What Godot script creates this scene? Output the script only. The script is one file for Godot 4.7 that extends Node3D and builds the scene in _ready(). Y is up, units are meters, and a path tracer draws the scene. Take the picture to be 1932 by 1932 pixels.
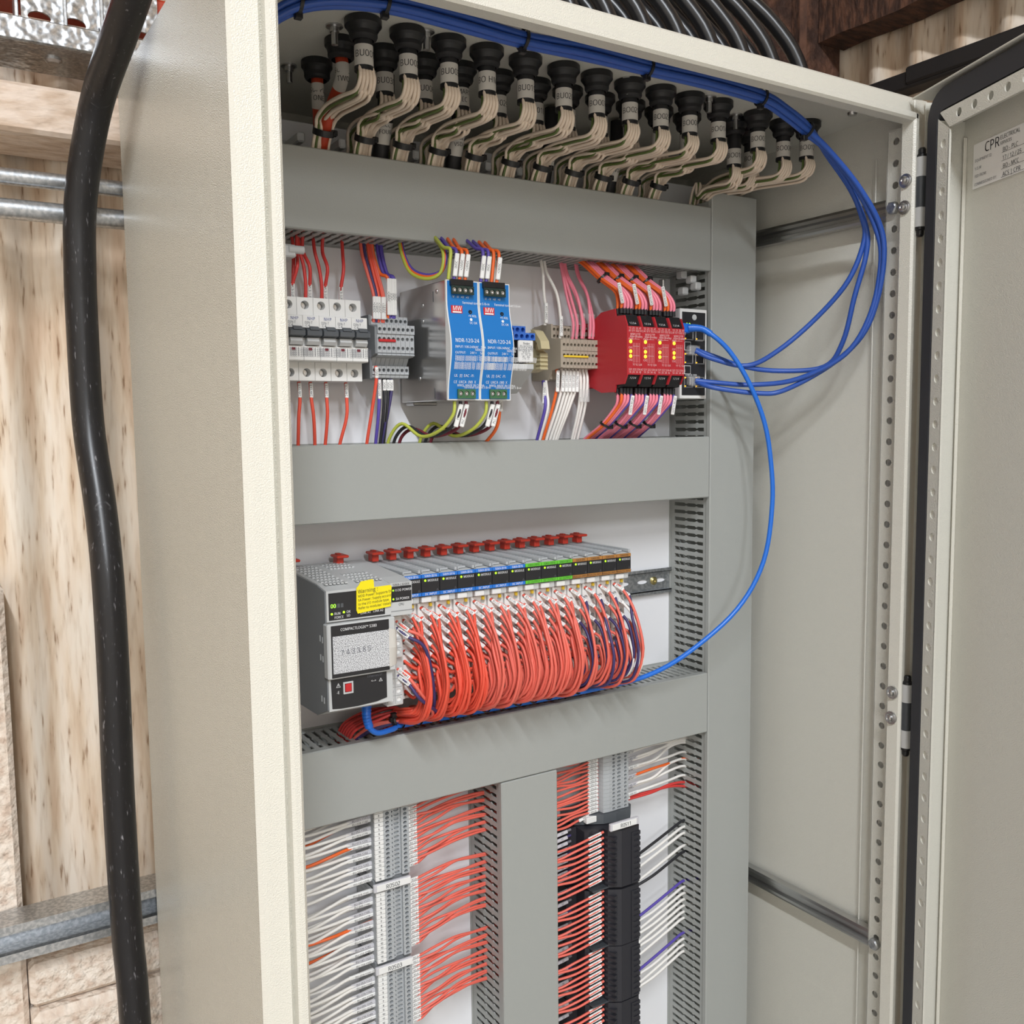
extends Node3D

# ---------------------------------------------------------------- mesh builder
class MB:
	var v := PackedVector3Array()
	var n := PackedVector3Array()
	var t := PackedVector2Array()
	var i := PackedInt32Array()

	# a planar quad that faces "out"
	func q(a: Vector3, b: Vector3, c: Vector3, d: Vector3, out: Vector3) -> void:
		var nn := (b - a).cross(c - a)
		if nn.length_squared() < 1e-20:
			nn = (c - a).cross(d - a)
		nn = nn.normalized()
		var k := v.size()
		if nn.dot(out) < 0.0:
			nn = -nn
			v.append_array(PackedVector3Array([a, d, c, b]))
		else:
			v.append_array(PackedVector3Array([a, b, c, d]))
		for j in 4:
			n.append(nn)
		t.append_array(PackedVector2Array([Vector2(0, 1), Vector2(1, 1), Vector2(1, 0), Vector2(0, 0)]))
		i.append_array(PackedInt32Array([k, k + 2, k + 1, k, k + 3, k + 2]))

	func tri(a: Vector3, b: Vector3, c: Vector3, out: Vector3) -> void:
		var nn := (b - a).cross(c - a).normalized()
		var k := v.size()
		if nn.dot(out) < 0.0:
			nn = -nn
			v.append_array(PackedVector3Array([a, c, b]))
		else:
			v.append_array(PackedVector3Array([a, b, c]))
		for j in 3:
			n.append(nn)
			t.append(Vector2.ZERO)
		i.append_array(PackedInt32Array([k, k + 2, k + 1]))

	# an axis-aligned box with chamfered edges
	func box(lo: Vector3, hi: Vector3, c := 0.0) -> void:
		var m := (lo + hi) * 0.5
		var h := (hi - lo).abs() * 0.5
		c = minf(c, minf(h.x, minf(h.y, h.z)) * 0.95)
		for a in 3:
			var b := (a + 1) % 3
			var d := (a + 2) % 3
			for s in [-1.0, 1.0]:
				var p: Array[Vector3] = []
				for w in [[-1, -1], [1, -1], [1, 1], [-1, 1]]:
					var x := Vector3.ZERO
					x[a] = s * h[a]
					x[b] = w[0] * (h[b] - c)
					x[d] = w[1] * (h[d] - c)
					p.append(m + x)
				var o := Vector3.ZERO
				o[a] = s
				q(p[0], p[1], p[2], p[3], o)
			if c > 0.0:
				for sb in [-1.0, 1.0]:
					for sd in [-1.0, 1.0]:
						var e: Array[Vector3] = []
						for w in [[-1, 0], [1, 0], [1, 1], [-1, 1]]:
							var x := Vector3.ZERO
							x[a] = w[0] * (h[a] - c)
							x[b] = sb * (h[b] - (c if w[1] == 1 else 0.0))
							x[d] = sd * (h[d] - (0.0 if w[1] == 1 else c))
							e.append(m + x)
						var o := Vector3.ZERO
						o[b] = sb
						o[d] = sd
						q(e[0], e[1], e[2], e[3], o)
		if c > 0.0:
			for sx in [-1.0, 1.0]:
				for sy in [-1.0, 1.0]:
					for sz in [-1.0, 1.0]:
						var s := Vector3(sx, sy, sz)
						tri(m + s * Vector3(h.x, h.y - c, h.z - c), m + s * Vector3(h.x - c, h.y, h.z - c), m + s * Vector3(h.x - c, h.y - c, h.z), s)

	# a round bar along a line of points; r2 < 0 keeps the radius, squash flattens it along "flat"
	func tube(p: PackedVector3Array, r: float, sides := 8, capped := true) -> void:
		var m := p.size()
		var tan0 := (p[1] - p[0]).normalized()
		var u := tan0.cross(Vector3.UP if absf(tan0.y) < 0.9 else Vector3.RIGHT).normalized()
		var k := v.size()
		for j in m:
			var tg := (p[mini(j + 1, m - 1)] - p[maxi(j - 1, 0)]).normalized()
			u = (u - tg * u.dot(tg)).normalized()
			var w := tg.cross(u)
			for s in sides:
				var a := TAU * s / sides
				var d := u * cos(a) + w * sin(a)
				v.append(p[j] + d * r)
				n.append(d)
				t.append(Vector2(float(s) / sides, float(j)))
		for j in m - 1:
			for s in sides:
				var a := k + j * sides + s
				var b := k + j * sides + (s + 1) % sides
				i.append_array(PackedInt32Array([a, a + sides, b, b, a + sides, b + sides]))
		if capped:
			for e in [0, m - 1]:
				var o := (p[0] - p[1]) if e == 0 else (p[m - 1] - p[m - 2])
				for s in range(1, sides - 1):
					tri(v[k + e * sides], v[k + e * sides + s], v[k + e * sides + s + 1], o)

	# rings of (radius, height along axis) turned round an axis, each band flat-shaded along its profile and smooth around
	func lathe(base: Vector3, axis: Vector3, prof: Array, seg := 20) -> void:
		var ax := axis.normalized()
		var u := ax.cross(Vector3.UP if absf(ax.y) < 0.9 else Vector3.RIGHT).normalized()
		var w := ax.cross(u)
		for j in prof.size() - 1:
			var a: Vector2 = prof[j]
			var b: Vector2 = prof[j + 1]
			var sl := Vector2(b.y - a.y, a.x - b.x).normalized()
			var k := v.size()
			for s in seg + 1:
				var g := TAU * s / seg
				var d := u * cos(g) + w * sin(g)
				for e in [a, b]:
					v.append(base + d * e.x + ax * e.y)
					n.append((d * sl.x + ax * sl.y).normalized())
					t.append(Vector2(float(s) / seg, e.y))
			for s in seg:
				var x := k + s * 2
				i.append_array(PackedInt32Array([x, x + 1, x + 2, x + 2, x + 1, x + 3]))

	# a polygon (list of Vector2) swept from d0 to d1; axes give where its x, its y and the sweep point
	func prism(poly: PackedVector2Array, o: Vector3, ux: Vector3, uy: Vector3, uz: Vector3, d0: float, d1: float) -> void:
		var ids := Geometry2D.triangulate_polygon(poly)
		var mid := Vector2.ZERO
		for p in poly:
			mid += p / poly.size()
		for e in [d0, d1]:
			var out := uz * (1.0 if e == maxf(d0, d1) else -1.0)
			for j in range(0, ids.size(), 3):
				var a := poly[ids[j]]
				var b := poly[ids[j + 1]]
				var c := poly[ids[j + 2]]
				tri(o + ux * a.x + uy * a.y + uz * e, o + ux * b.x + uy * b.y + uz * e, o + ux * c.x + uy * c.y + uz * e, out)
		var cw := Geometry2D.is_polygon_clockwise(poly)
		for j in poly.size():
			var a := poly[j]
			var b := poly[(j + 1) % poly.size()]
			var nn := Vector2(b.y - a.y, a.x - b.x) * (-1.0 if cw else 1.0)
			q(o + ux * a.x + uy * a.y + uz * d0, o + ux * b.x + uy * b.y + uz * d0, o + ux * b.x + uy * b.y + uz * d1, o + ux * a.x + uy * a.y + uz * d1, ux * nn.x + uy * nn.y)

	# a rectangular face with a round hole sunk into it
	func hole(o: Vector3, ux: Vector3, uy: Vector3, w: float, h: float, cx: float, cy: float, rx: float, ry: float, d: float, seg := 12, bottom := true, sides := true) -> void:
		var uz := ux.cross(uy)
		var an: Array[float] = []
		for k in seg:
			an.append(TAU * k / seg - PI)
		for c in [Vector2(0, 0), Vector2(w, 0), Vector2(w, h), Vector2(0, h)]:
			an.append((c - Vector2(cx, cy)).angle())
		an.sort()
		var ci: Array[Vector3] = []
		var re: Array[Vector3] = []
		for a in an:
			var dr := Vector2(cos(a), sin(a))
			var tx := (w - cx) / dr.x if dr.x > 1e-6 else (-cx / dr.x if dr.x < -1e-6 else 1e9)
			var ty := (h - cy) / dr.y if dr.y > 1e-6 else (-cy / dr.y if dr.y < -1e-6 else 1e9)
			var g := Vector2(cx, cy) + dr * minf(tx, ty)
			ci.append(o + ux * (cx + dr.x * rx) + uy * (cy + dr.y * ry))
			re.append(o + ux * g.x + uy * g.y)
		var mid := o + ux * cx + uy * cy
		for k in an.size():
			var l := (k + 1) % an.size()
			if ci[k].distance_squared_to(ci[l]) < 1e-14:
				continue
			q(ci[k], re[k], re[l], ci[l], uz)
			q(ci[k], ci[l], ci[l] - uz * d, ci[k] - uz * d, mid - ci[k])
			if bottom:
				tri(mid - uz * d, ci[k] - uz * d, ci[l] - uz * d, uz)
		if sides:
			q(o, o + ux * w, o + ux * w - uz * d, o - uz * d, -uy)
			q(o + uy * h, o + ux * w + uy * h, o + ux * w + uy * h - uz * d, o + uy * h - uz * d, uy)
			q(o, o + uy * h, o + uy * h - uz * d, o - uz * d, -ux)
			q(o + ux * w, o + ux * w + uy * h, o + ux * w + uy * h - uz * d, o + ux * w - uz * d, ux)

	func disc(c: Vector3, ax: Vector3, r: float, seg := 14) -> void:
		lathe(c, ax, [Vector2(r, 0), Vector2(0.00001, 0)], seg)

	# a bent strip: rows of points joined, both sides and edges, thickness th along dir
	func mesh(shift: Vector3) -> ArrayMesh:
		var vv := v
		if shift != Vector3.ZERO:
			for j in vv.size():
				vv[j] -= shift
		var a := []
		a.resize(Mesh.ARRAY_MAX)
		a[Mesh.ARRAY_VERTEX] = vv
		a[Mesh.ARRAY_NORMAL] = n
		a[Mesh.ARRAY_TEX_UV] = t
		a[Mesh.ARRAY_INDEX] = i
		var m := ArrayMesh.new()
		m.add_surface_from_arrays(Mesh.PRIMITIVE_TRIANGLES, a)
		return m

# ---------------------------------------------------------------- scene helpers
var taken := {}
var at := {}        # node -> the world point its local origin stands on
var M := {}         # materials
var rng := RandomNumberGenerator.new()

func numbered(called: String) -> String:
	if not taken.has(called):
		taken[called] = 0
		return called
	taken[called] += 1
	return "%s_%03d" % [called, taken[called]]

func thing(called: String, label: String, category: String, base := Vector3.ZERO, group := "") -> Node3D:
	var o := Node3D.new()
	o.name = numbered(called)
	add_child(o, true)
	o.position = base
	at[o] = base
	tag(o, label, category, group)
	return o

func tag(o: Node3D, label: String, category: String, group := "") -> Node3D:
	o.set_meta("label", label)
	o.set_meta("category", category)
	if group:
		o.set_meta("group", group)
	return o

# commits a builder as ONE named mesh
func obj(called: String, mb: MB, mat: Material, parent: Node3D = null, base := Vector3.ZERO) -> MeshInstance3D:
	var o := MeshInstance3D.new()
	o.material_override = null
	var shift: Vector3 = base if parent == null else at[parent]
	o.mesh = mb.mesh(shift)
	o.mesh.surface_set_material(0, mat)
	o.cast_shadow = GeometryInstance3D.SHADOW_CASTING_SETTING_ON
	at[o] = shift
	if parent == null:
		o.name = numbered(called)
		add_child(o, true)
		o.position = base
	else:
		o.name = called
		parent.add_child(o, true)
	return o

# a part made of pieces too small to pick apart
func stuff(called: String, mb: MB, m: Material, parent: Node3D) -> MeshInstance3D:
	var o := obj(called, mb, m, parent)
	o.set_meta("kind", "stuff")
	return o

# a small triangle sign of three bars
func tri_sign(parent: Node3D, c: Vector3, h: float, m: Material) -> void:
	var mb := MB.new()
	var p: Array[Vector3] = [c + V(-h * 0.55, -h * 0.5, 0), c + V(h * 0.55, -h * 0.5, 0), c + V(0, h * 0.5, 0)]
	for k in 3:
		var a := p[k]
		var b := p[(k + 1) % 3]
		var ia := a.lerp(c + V(0, -h * 0.15, 0), 0.24)
		var ib := b.lerp(c + V(0, -h * 0.15, 0), 0.24)
		mb.q(a, b, ib, ia, Vector3.BACK)
	mb.q(c + V(-h * 0.05, -h * 0.26, 0), c + V(h * 0.05, -h * 0.26, 0), c + V(h * 0.05, h * 0.14, 0), c + V(-h * 0.05, h * 0.14, 0), Vector3.BACK)
	obj("warning_sign", mb, m, parent)

func struct(called: String, mb: MB, mat: Material, base := Vector3.ZERO) -> MeshInstance3D:
	var o := obj(called, mb, mat, null, base)
	o.set_meta("kind", "structure")
	return o

func dup(root: Node3D, move: Vector3, label := "") -> Node3D:
	var r: Node3D = root.duplicate()
	r.name = numbered(String(root.name).rstrip("0123456789").rstrip("_"))
	add_child(r, true)
	r.position = root.position + move
	at[r] = at[root] + move
	if label:
		r.set_meta("label", label)
	return r

func bx(lo: Vector3, hi: Vector3, c := 0.0) -> MB:
	var m := MB.new()
	m.box(lo, hi, c)
	return m

func V(x: float, y: float, z: float) -> Vector3:
	return Vector3(x, y, z)

# a smooth line through points
func spline(p: Array, per := 6) -> PackedVector3Array:
	var out := PackedVector3Array()
	var m := p.size()
	for j in m - 1:
		var a: Vector3 = p[maxi(j - 1, 0)]
		var b: Vector3 = p[j]
		var c: Vector3 = p[j + 1]
		var d: Vector3 = p[mini(j + 2, m - 1)]
		for k in per:
			out.append(b.cubic_interpolate(c, a, d, float(k) / per))
	out.append(p[m - 1])
	return out

func line(a: Vector3, b: Vector3) -> PackedVector3Array:
	return PackedVector3Array([a, b])

# flat lettering: p is the middle of the text, h the height of a capital
func text(parent: Node3D, s: String, p: Vector3, h: float, mat: Material, ux := Vector3.RIGHT, uy := Vector3.UP, called := "lettering", step := 2.5, left := false) -> MeshInstance3D:
	var tm := TextMesh.new()
	tm.text = s
	tm.font = font
	tm.font_size = 32
	tm.pixel_size = h / 23.0
	tm.depth = 0.0
	tm.curve_step = step
	if left:
		tm.horizontal_alignment = HORIZONTAL_ALIGNMENT_LEFT
	tm.material = mat
	var o := MeshInstance3D.new()
	o.mesh = tm
	o.name = called
	parent.add_child(o, true)
	var off: Vector3 = at.get(parent, Vector3.ZERO)
	o.transform = Transform3D(Basis(ux.normalized(), uy.normalized(), ux.cross(uy).normalized()), p - off)
	at[o] = p
	return o

# lettering bent round an upright cylinder of radius r about axis point c, facing direction "yaw"
func wrap_text(parent: Node3D, s: String, c: Vector3, r: float, yaw: float, h: float, mat: Material) -> void:
	var tm := TextMesh.new()
	tm.text = s
	tm.font = font
	tm.font_size = 32
	tm.pixel_size = h / 23.0
	tm.depth = 0.0
	tm.curve_step = 2.5
	var a := tm.get_mesh_arrays()
	var mb := MB.new()
	var src: PackedVector3Array = a[Mesh.ARRAY_VERTEX]
	var idx: PackedInt32Array = a[Mesh.ARRAY_INDEX]
	for p in src:
		var g := yaw + p.x / r
		var d := Vector3(sin(g), 0, cos(g))
		mb.v.append(c + d * r + Vector3(0, p.y, 0))
		mb.n.append(d)
		mb.t.append(Vector2.ZERO)
	mb.i = idx
	obj("lettering", mb, mat, parent)

var font: SystemFont

const NTH := ["zeroth", "first", "second", "third", "fourth", "fifth", "sixth", "seventh", "eighth", "ninth", "tenth", "eleventh", "twelfth", "thirteenth", "fourteenth", "fifteenth", "sixteenth", "seventeenth", "eighteenth", "nineteenth", "twentieth"]
const NUM := ["zero", "one", "two", "three", "four", "five", "six", "seven", "eight", "nine", "ten", "eleven", "twelve", "thirteen", "fourteen", "fifteen", "sixteen", "seventeen"]

func col(r: float, g: float, b: float) -> Color:
	return Color(r / 255.0, g / 255.0, b / 255.0)

func mat(called: String, c: Color, rough := 0.5, metal := 0.0, spec := 0.5) -> StandardMaterial3D:
	var m := StandardMaterial3D.new()
	m.resource_name = called
	m.albedo_color = c
	m.roughness = rough
	m.metallic = metal
	m.metallic_specular = spec
	M[called] = m
	return m

func noise_tex(seed_: int, freq: float, size: int, colors: Array, offs: Array, normal := false, bump := 1.0, oct := 4) -> NoiseTexture2D:
	var f := FastNoiseLite.new()
	f.seed = seed_
	f.noise_type = FastNoiseLite.TYPE_SIMPLEX_SMOOTH
	f.frequency = freq
	f.fractal_octaves = oct
	var nt := NoiseTexture2D.new()
	nt.width = size
	nt.height = size
	nt.seamless = true
	nt.noise = f
	if normal:
		nt.as_normal_map = true
		nt.bump_strength = bump
	elif colors.size():
		var g := Gradient.new()
		g.offsets = PackedFloat32Array(offs)
		g.colors = PackedColorArray(colors)
		nt.color_ramp = g
	return nt

func tri_uv(m: StandardMaterial3D, s: Vector3) -> void:
	m.uv1_triplanar = true
	m.uv1_world_triplanar = true
	m.uv1_scale = s

func materials() -> void:
	font = SystemFont.new()
	font.font_names = PackedStringArray(["Droid Sans"])
	# cream powder coat: fine orange peel
	var peel := noise_tex(3, 0.09, 512, [], [], true, 8.0, 2)
	for d in [["cream", col(217, 214, 203), 0.30, 0.30], ["cream_shiny", col(214, 211, 199), 0.12, 0.75], ["cream_dull", col(214, 212, 202), 0.36, 0.30]]:
		var m := mat(d[0], d[1], d[2])
		m.normal_enabled = true
		m.normal_texture = peel
		m.normal_scale = d[3]
		tri_uv(m, Vector3.ONE * 14.0)
	var g := mat("duct", col(163, 165, 161), 0.42)
	g.normal_enabled = true
	g.normal_texture = peel
	g.normal_scale = 0.03
	tri_uv(g, Vector3.ONE * 9.0)
	mat("duct_dark", col(140, 142, 140), 0.5)
	mat("plate_white", col(236, 236, 238), 0.3)
	mat("white_plastic", col(232, 231, 228), 0.4)
	mat("paper", col(238, 237, 234), 0.6)
	mat("tape_paper", col(205, 200, 192), 0.7)
	mat("grey_plastic", col(178, 181, 183), 0.45)
	mat("light_grey", col(196, 197, 196), 0.45)
	mat("mid_grey", col(128, 131, 134), 0.5)
	mat("dark_grey", col(66, 70, 74), 0.45)
	mat("slate", col(84, 88, 92), 0.45)
	mat("beige", col(172, 162, 146), 0.5)
	mat("tan", col(196, 184, 146), 0.5)
	mat("black", col(26, 26, 28), 0.4)
	mat("black_soft", col(30, 29, 31), 0.6)
	mat("black_module", col(42, 42, 48), 0.5)
	mat("black_print", col(25, 25, 28), 0.7)
	mat("ink", col(40, 40, 46), 0.8)
	mat("grey_print", col(105, 105, 112), 0.8)
	mat("white_print", col(240, 240, 240), 0.6)
	mat("pink_print", col(238, 196, 196), 0.6)
	mat("blue_print", col(38, 52, 130), 0.6)
	mat("panel_black", col(36, 36, 39), 0.45)
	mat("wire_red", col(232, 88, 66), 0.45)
	mat("wire_deep_red", col(214, 66, 62), 0.42)
	mat("wire_coral", col(230, 108, 92), 0.45)
	mat("wire_orange", col(240, 106, 42), 0.42)
	mat("wire_pink", col(245, 138, 158), 0.42)
	mat("wire_purple", col(92, 76, 168), 0.42)
	mat("wire_navy", col(64, 56, 104), 0.42)
	mat("wire_white", col(240, 236, 230), 0.42)
	mat("wire_grey", col(120, 118, 124), 0.42)
	mat("wire_black", col(40, 40, 44), 0.42)
	mat("wire_green", col(92, 110, 54), 0.42)
	mat("wire_yellow", col(186, 194, 78), 0.42)
	mat("wire_maroon", col(110, 36, 48), 0.42)
	mat("core_white", col(236, 218, 198), 0.5)
	mat("cat_blue", col(46, 86, 172), 0.38)
	mat("patch_blue", col(36, 112, 214), 0.34)
	mat("cable_orange", col(186, 64, 36), 0.45)
	mat("band_blue", col(36, 116, 208), 0.45)
	mat("band_green", col(104, 200, 56), 0.45)
	mat("band_brown", col(176, 122, 62), 0.45)
	mat("psu_blue", col(28, 116, 190), 0.4)
	mat("relay_red", col(182, 42, 50), 0.42)
	mat("logo_red", col(206, 46, 52), 0.5)
	mat("terminal_green", col(64, 106, 72), 0.45)
	mat("terminal_dark_green", col(36, 52, 46), 0.45)
	mat("latch_red", col(206, 62, 44), 0.42)
	mat("blue_terminal", col(58, 110, 200), 0.42)
	mat("yellow_plastic", col(240, 206, 60), 0.45)
	mat("amber", col(232, 170, 50), 0.4)
	mat("sticker_yellow", col(248, 228, 20), 0.5)
	mat("sleeve", col(204, 202, 206), 0.3)
	mat("red_plastic", col(196, 40, 44), 0.4)
	mat("steel", col(196, 196, 196), 0.3, 1.0)
	mat("mirror_steel", col(206, 204, 202), 0.2, 1.0)
	mat("dark_steel", col(150, 150, 150), 0.3, 1.0)
	mat("brass_zinc", col(206, 190, 130), 0.35, 1.0)
	var cl := mat("clear", Color(0.92, 0.92, 0.92, 0.22), 0.15)
	cl.transparency = BaseMaterial3D.TRANSPARENCY_ALPHA
	# masking tape with a woven speckle
	var tp := mat("speckled_tape", Color.WHITE, 0.75)
	tp.albedo_texture = noise_tex(21, 0.16, 256, [col(112, 112, 114), col(196, 196, 198), col(232, 232, 234)], [0.25, 0.48, 0.7], false, 1.0, 3)
	tri_uv(tp, Vector3.ONE * 20.0)
	# galvanised steel: spangle
	var gv := mat("galvanised", Color.WHITE, 0.36, 0.92)
	gv.albedo_texture = noise_tex(8, 0.05, 512, [col(172, 176, 180), col(190, 193, 196), col(206, 208, 210)], [0.3, 0.5, 0.7], false, 1.0, 5)
	tri_uv(gv, Vector3.ONE * 6.0)
	var gs := noise_tex(9, 0.016, 512, [], [], true, 9.0, 2)
	var gv2 := mat("galvanised_crackle", Color.WHITE, 0.28, 1.0)
	gv2.albedo_texture = gv.albedo_texture
	gv2.normal_enabled = true
	gv2.normal_texture = gs
	gv2.normal_scale = 0.5
	tri_uv(gv2, Vector3.ONE * 7.0)
	# limewashed corrugated iron: rust-brown runs down the sheet
	var wl := mat("iron_sheet", Color.WHITE, 0.72)
	wl.albedo_texture = noise_tex(5, 0.011, 1024, [col(206, 180, 154), col(222, 203, 180), col(228, 212, 193), col(233, 221, 205)], [0.2, 0.42, 0.58, 0.8], false, 1.0, 6)
	wl.uv1_scale = Vector3(1.0, 1.0, 1.0)
	wl.detail_enabled = true
	wl.detail_blend_mode = BaseMaterial3D.BLEND_MODE_MUL
	wl.detail_albedo = noise_tex(15, 0.05, 1024, [col(178, 160, 146), col(240, 236, 232), col(255, 255, 255)], [0.12, 0.22, 0.5], false, 1.0, 5)
	# painted timber
	var tb := mat("painted_timber", Color.WHITE, 0.75)
	tb.albedo_texture = noise_tex(6, 0.02, 512, [col(196, 172, 150), col(214, 193, 174), col(224, 206, 190)], [0.2, 0.45, 0.7], false, 1.0, 5)
	tb.normal_enabled = true
	tb.normal_texture = noise_tex(16, 0.04, 512, [], [], true, 4.0, 4)
	tb.normal_scale = 0.6
	tri_uv(tb, Vector3(1.5, 5.0, 5.0))
	var rw := mat("raw_timber", Color.WHITE, 0.85)
	rw.albedo_texture = noise_tex(7, 0.02, 512, [col(58, 38, 30), col(80, 54, 42), col(100, 68, 52)], [0.25, 0.5, 0.75], false, 1.0, 5)
	rw.normal_enabled = true
	rw.normal_texture = tb.normal_texture
	rw.normal_scale = 1.0
	tri_uv(rw, Vector3(2.0, 2.0, 6.0))
	var st := mat("limestone", Color.WHITE, 0.9)
	st.albedo_texture = noise_tex(17, 0.03, 512, [col(204, 182, 164), col(222, 206, 190), col(234, 222, 208)], [0.2, 0.45, 0.75], false, 1.0, 5)
	st.normal_enabled = true
	st.normal_texture = tb.normal_texture
	st.normal_scale = 1.4
	tri_uv(st, Vector3(3.0, 3.0, 3.0))
	# thick black cable with chalky scuffs along it
	var bc := mat("cable_black", Color.WHITE, 0.33)
	bc.albedo_texture = noise_tex(31, 0.03, 512, [col(17, 16, 19), col(20, 19, 22), col(40, 38, 42), col(150, 148, 150)], [0.0, 0.72, 0.80, 0.90], false, 1.0, 5)
	tri_uv(bc, Vector3(14.0, 2.6, 14.0))
	mat("cable_gloss", col(26, 26, 28), 0.3)
	mat("rubber", col(52, 52, 56), 0.7)
	mat("concrete", col(172, 168, 162), 0.9)
	mat("room_wall", col(226, 221, 212), 0.85)
	mat("room_ceiling", col(186, 182, 176), 0.9)
	mat("lamp_housing", col(230, 230, 226), 0.5)
	for d in [["led_green", col(170, 255, 40), 1.6], ["led_yellow", col(255, 236, 60), 1.3], ["led_amber", col(255, 190, 40), 1.2], ["tube_glow", Color.WHITE, 1.0]]:
		var m := mat(d[0], d[1], 0.5)
		m.emission_enabled = true
		m.emission = d[1]
		m.emission_energy_multiplier = d[2]

# ---------------------------------------------------------------- cabinet numbers
const XO := -0.680    # outer left
const XR := 0.126     # outer right
const ZF := 0.300     # front face
const ZB := -0.104    # rear
const YT := 0.1705    # roof
const YB := -1.640
const DH := Vector3(0.104, 0, 0.318)          # door hinge
const DD := Vector3(-0.383, 0, 0.924)         # along the open door
const DN := Vector3(-0.924, 0, -0.383)        # out of its inner face

func _ready() -> void:
	rng.seed = 7
	materials()
	camera_and_light()
	room()
	back_wall_fittings()
	cabinet()
	cabinet_side_fittings()
	door()
	plate_and_ducts()
	glands()
	roof_cables()
	blue_bundle()
	breakers()
	row_one_terminals()
	power_supplies()
	small_relay()
	safety_relays()
	network_switch()
	controller()
	io_modules()
	left_strip()
	right_strip()
	loose_clips()

func camera_and_light() -> void:
	var cam := Camera3D.new()
	cam.name = "camera"
	cam.fov = 56.70
	cam.near = 0.02
	cam.far = 30.0
	add_child(cam)
	cam.transform = Transform3D(Basis(V(0.846452, -0.011384, 0.532343), V(0.058759, 0.995662, -0.072137), V(-0.529213, 0.092340, 0.843449)), V(-0.884756, -0.193698, 0.998449))
	cam.current = true
	var we := WorldEnvironment.new()
	we.name = "environment"
	var env := Environment.new()
	env.background_mode = Environment.BG_COLOR
	env.background_color = col(20, 20, 20)
	env.ambient_light_source = Environment.AMBIENT_SOURCE_DISABLED
	env.tonemap_mode = Environment.TONE_MAPPER_LINEAR
	env.tonemap_exposure = 0.80
	env.sdfgi_enabled = true
	env.ssao_enabled = true
	env.ssil_enabled = true
	we.environment = env
	add_child(we)
	# two rows of tube battens under the roof, running away from the cabinet
	var spots := [[V(-1.47, 1.78, 2.5), 1.6, 15.0], [V(-1.47, 1.78, 4.9), 1.6, 17.0]]
	var names := ["tube batten hung nearer the cabinet", "tube batten hung farther from the cabinet"]
	for k in spots.size():
		var p: Vector3 = spots[k][0]
		var ln: float = spots[k][1]
		var f := thing("ceiling_light", "white " + names[k], "lamp", p)
		obj("housing", bx(p + V(-0.07, 0.012, -ln / 2), p + V(0.07, 0.07, ln / 2), 0.01), M.lamp_housing, f)
		obj("lamp_diffuser", bx(p + V(-0.055, 0.0, -ln / 2 + 0.02), p + V(0.055, 0.012, ln / 2 - 0.02), 0.004), M.tube_glow, f)
		var l := AreaLight3D.new()
		l.name = "tube_light"
		l.area_size = Vector2(0.11, ln - 0.06)
		l.light_color = Color(0.955, 0.975, 1.0)
		l.light_energy = spots[k][2]
		l.shadow_enabled = true
		l.area_range = 12.0
		l.area_attenuation = 2.0
		f.add_child(l, true)
		l.position = V(0, -0.004, 0)
		l.rotation_degrees = V(-90, 0, 0)

# ---------------------------------------------------------------- the shed
func corrugated(o: Vector3, along: Vector3, out: Vector3, width: float, y0: float, y1: float, pitch: float, amp: float) -> MB:
	var m := MB.new()
	var steps := int(width / pitch * 12.0)
	var rows := 2
	for j in steps + 1:
		var s := width * j / steps
		var ph := TAU * s / pitch
		var nn := (out + along * (sin(ph) * amp * TAU / pitch)).normalized()
		for r in rows:
			var y := y0 if r == 0 else y1
			m.v.append(o + along * s + out * (cos(ph) * amp) + V(0, y, 0))
			m.n.append(nn)
			m.t.append(Vector2(s * 2.4, -y * 0.30))
	for j in steps:
		var k := j * 2
		var c := (m.v[k + 2] - m.v[k]).cross(m.v[k + 1] - m.v[k])
		if c.dot(out) > 0.0:
			m.i.append_array(PackedInt32Array([k, k + 1, k + 2, k + 2, k + 1, k + 3]))
		else:
			m.i.append_array(PackedInt32Array([k, k + 2, k + 1, k + 2, k + 3, k + 1]))
	return m

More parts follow.
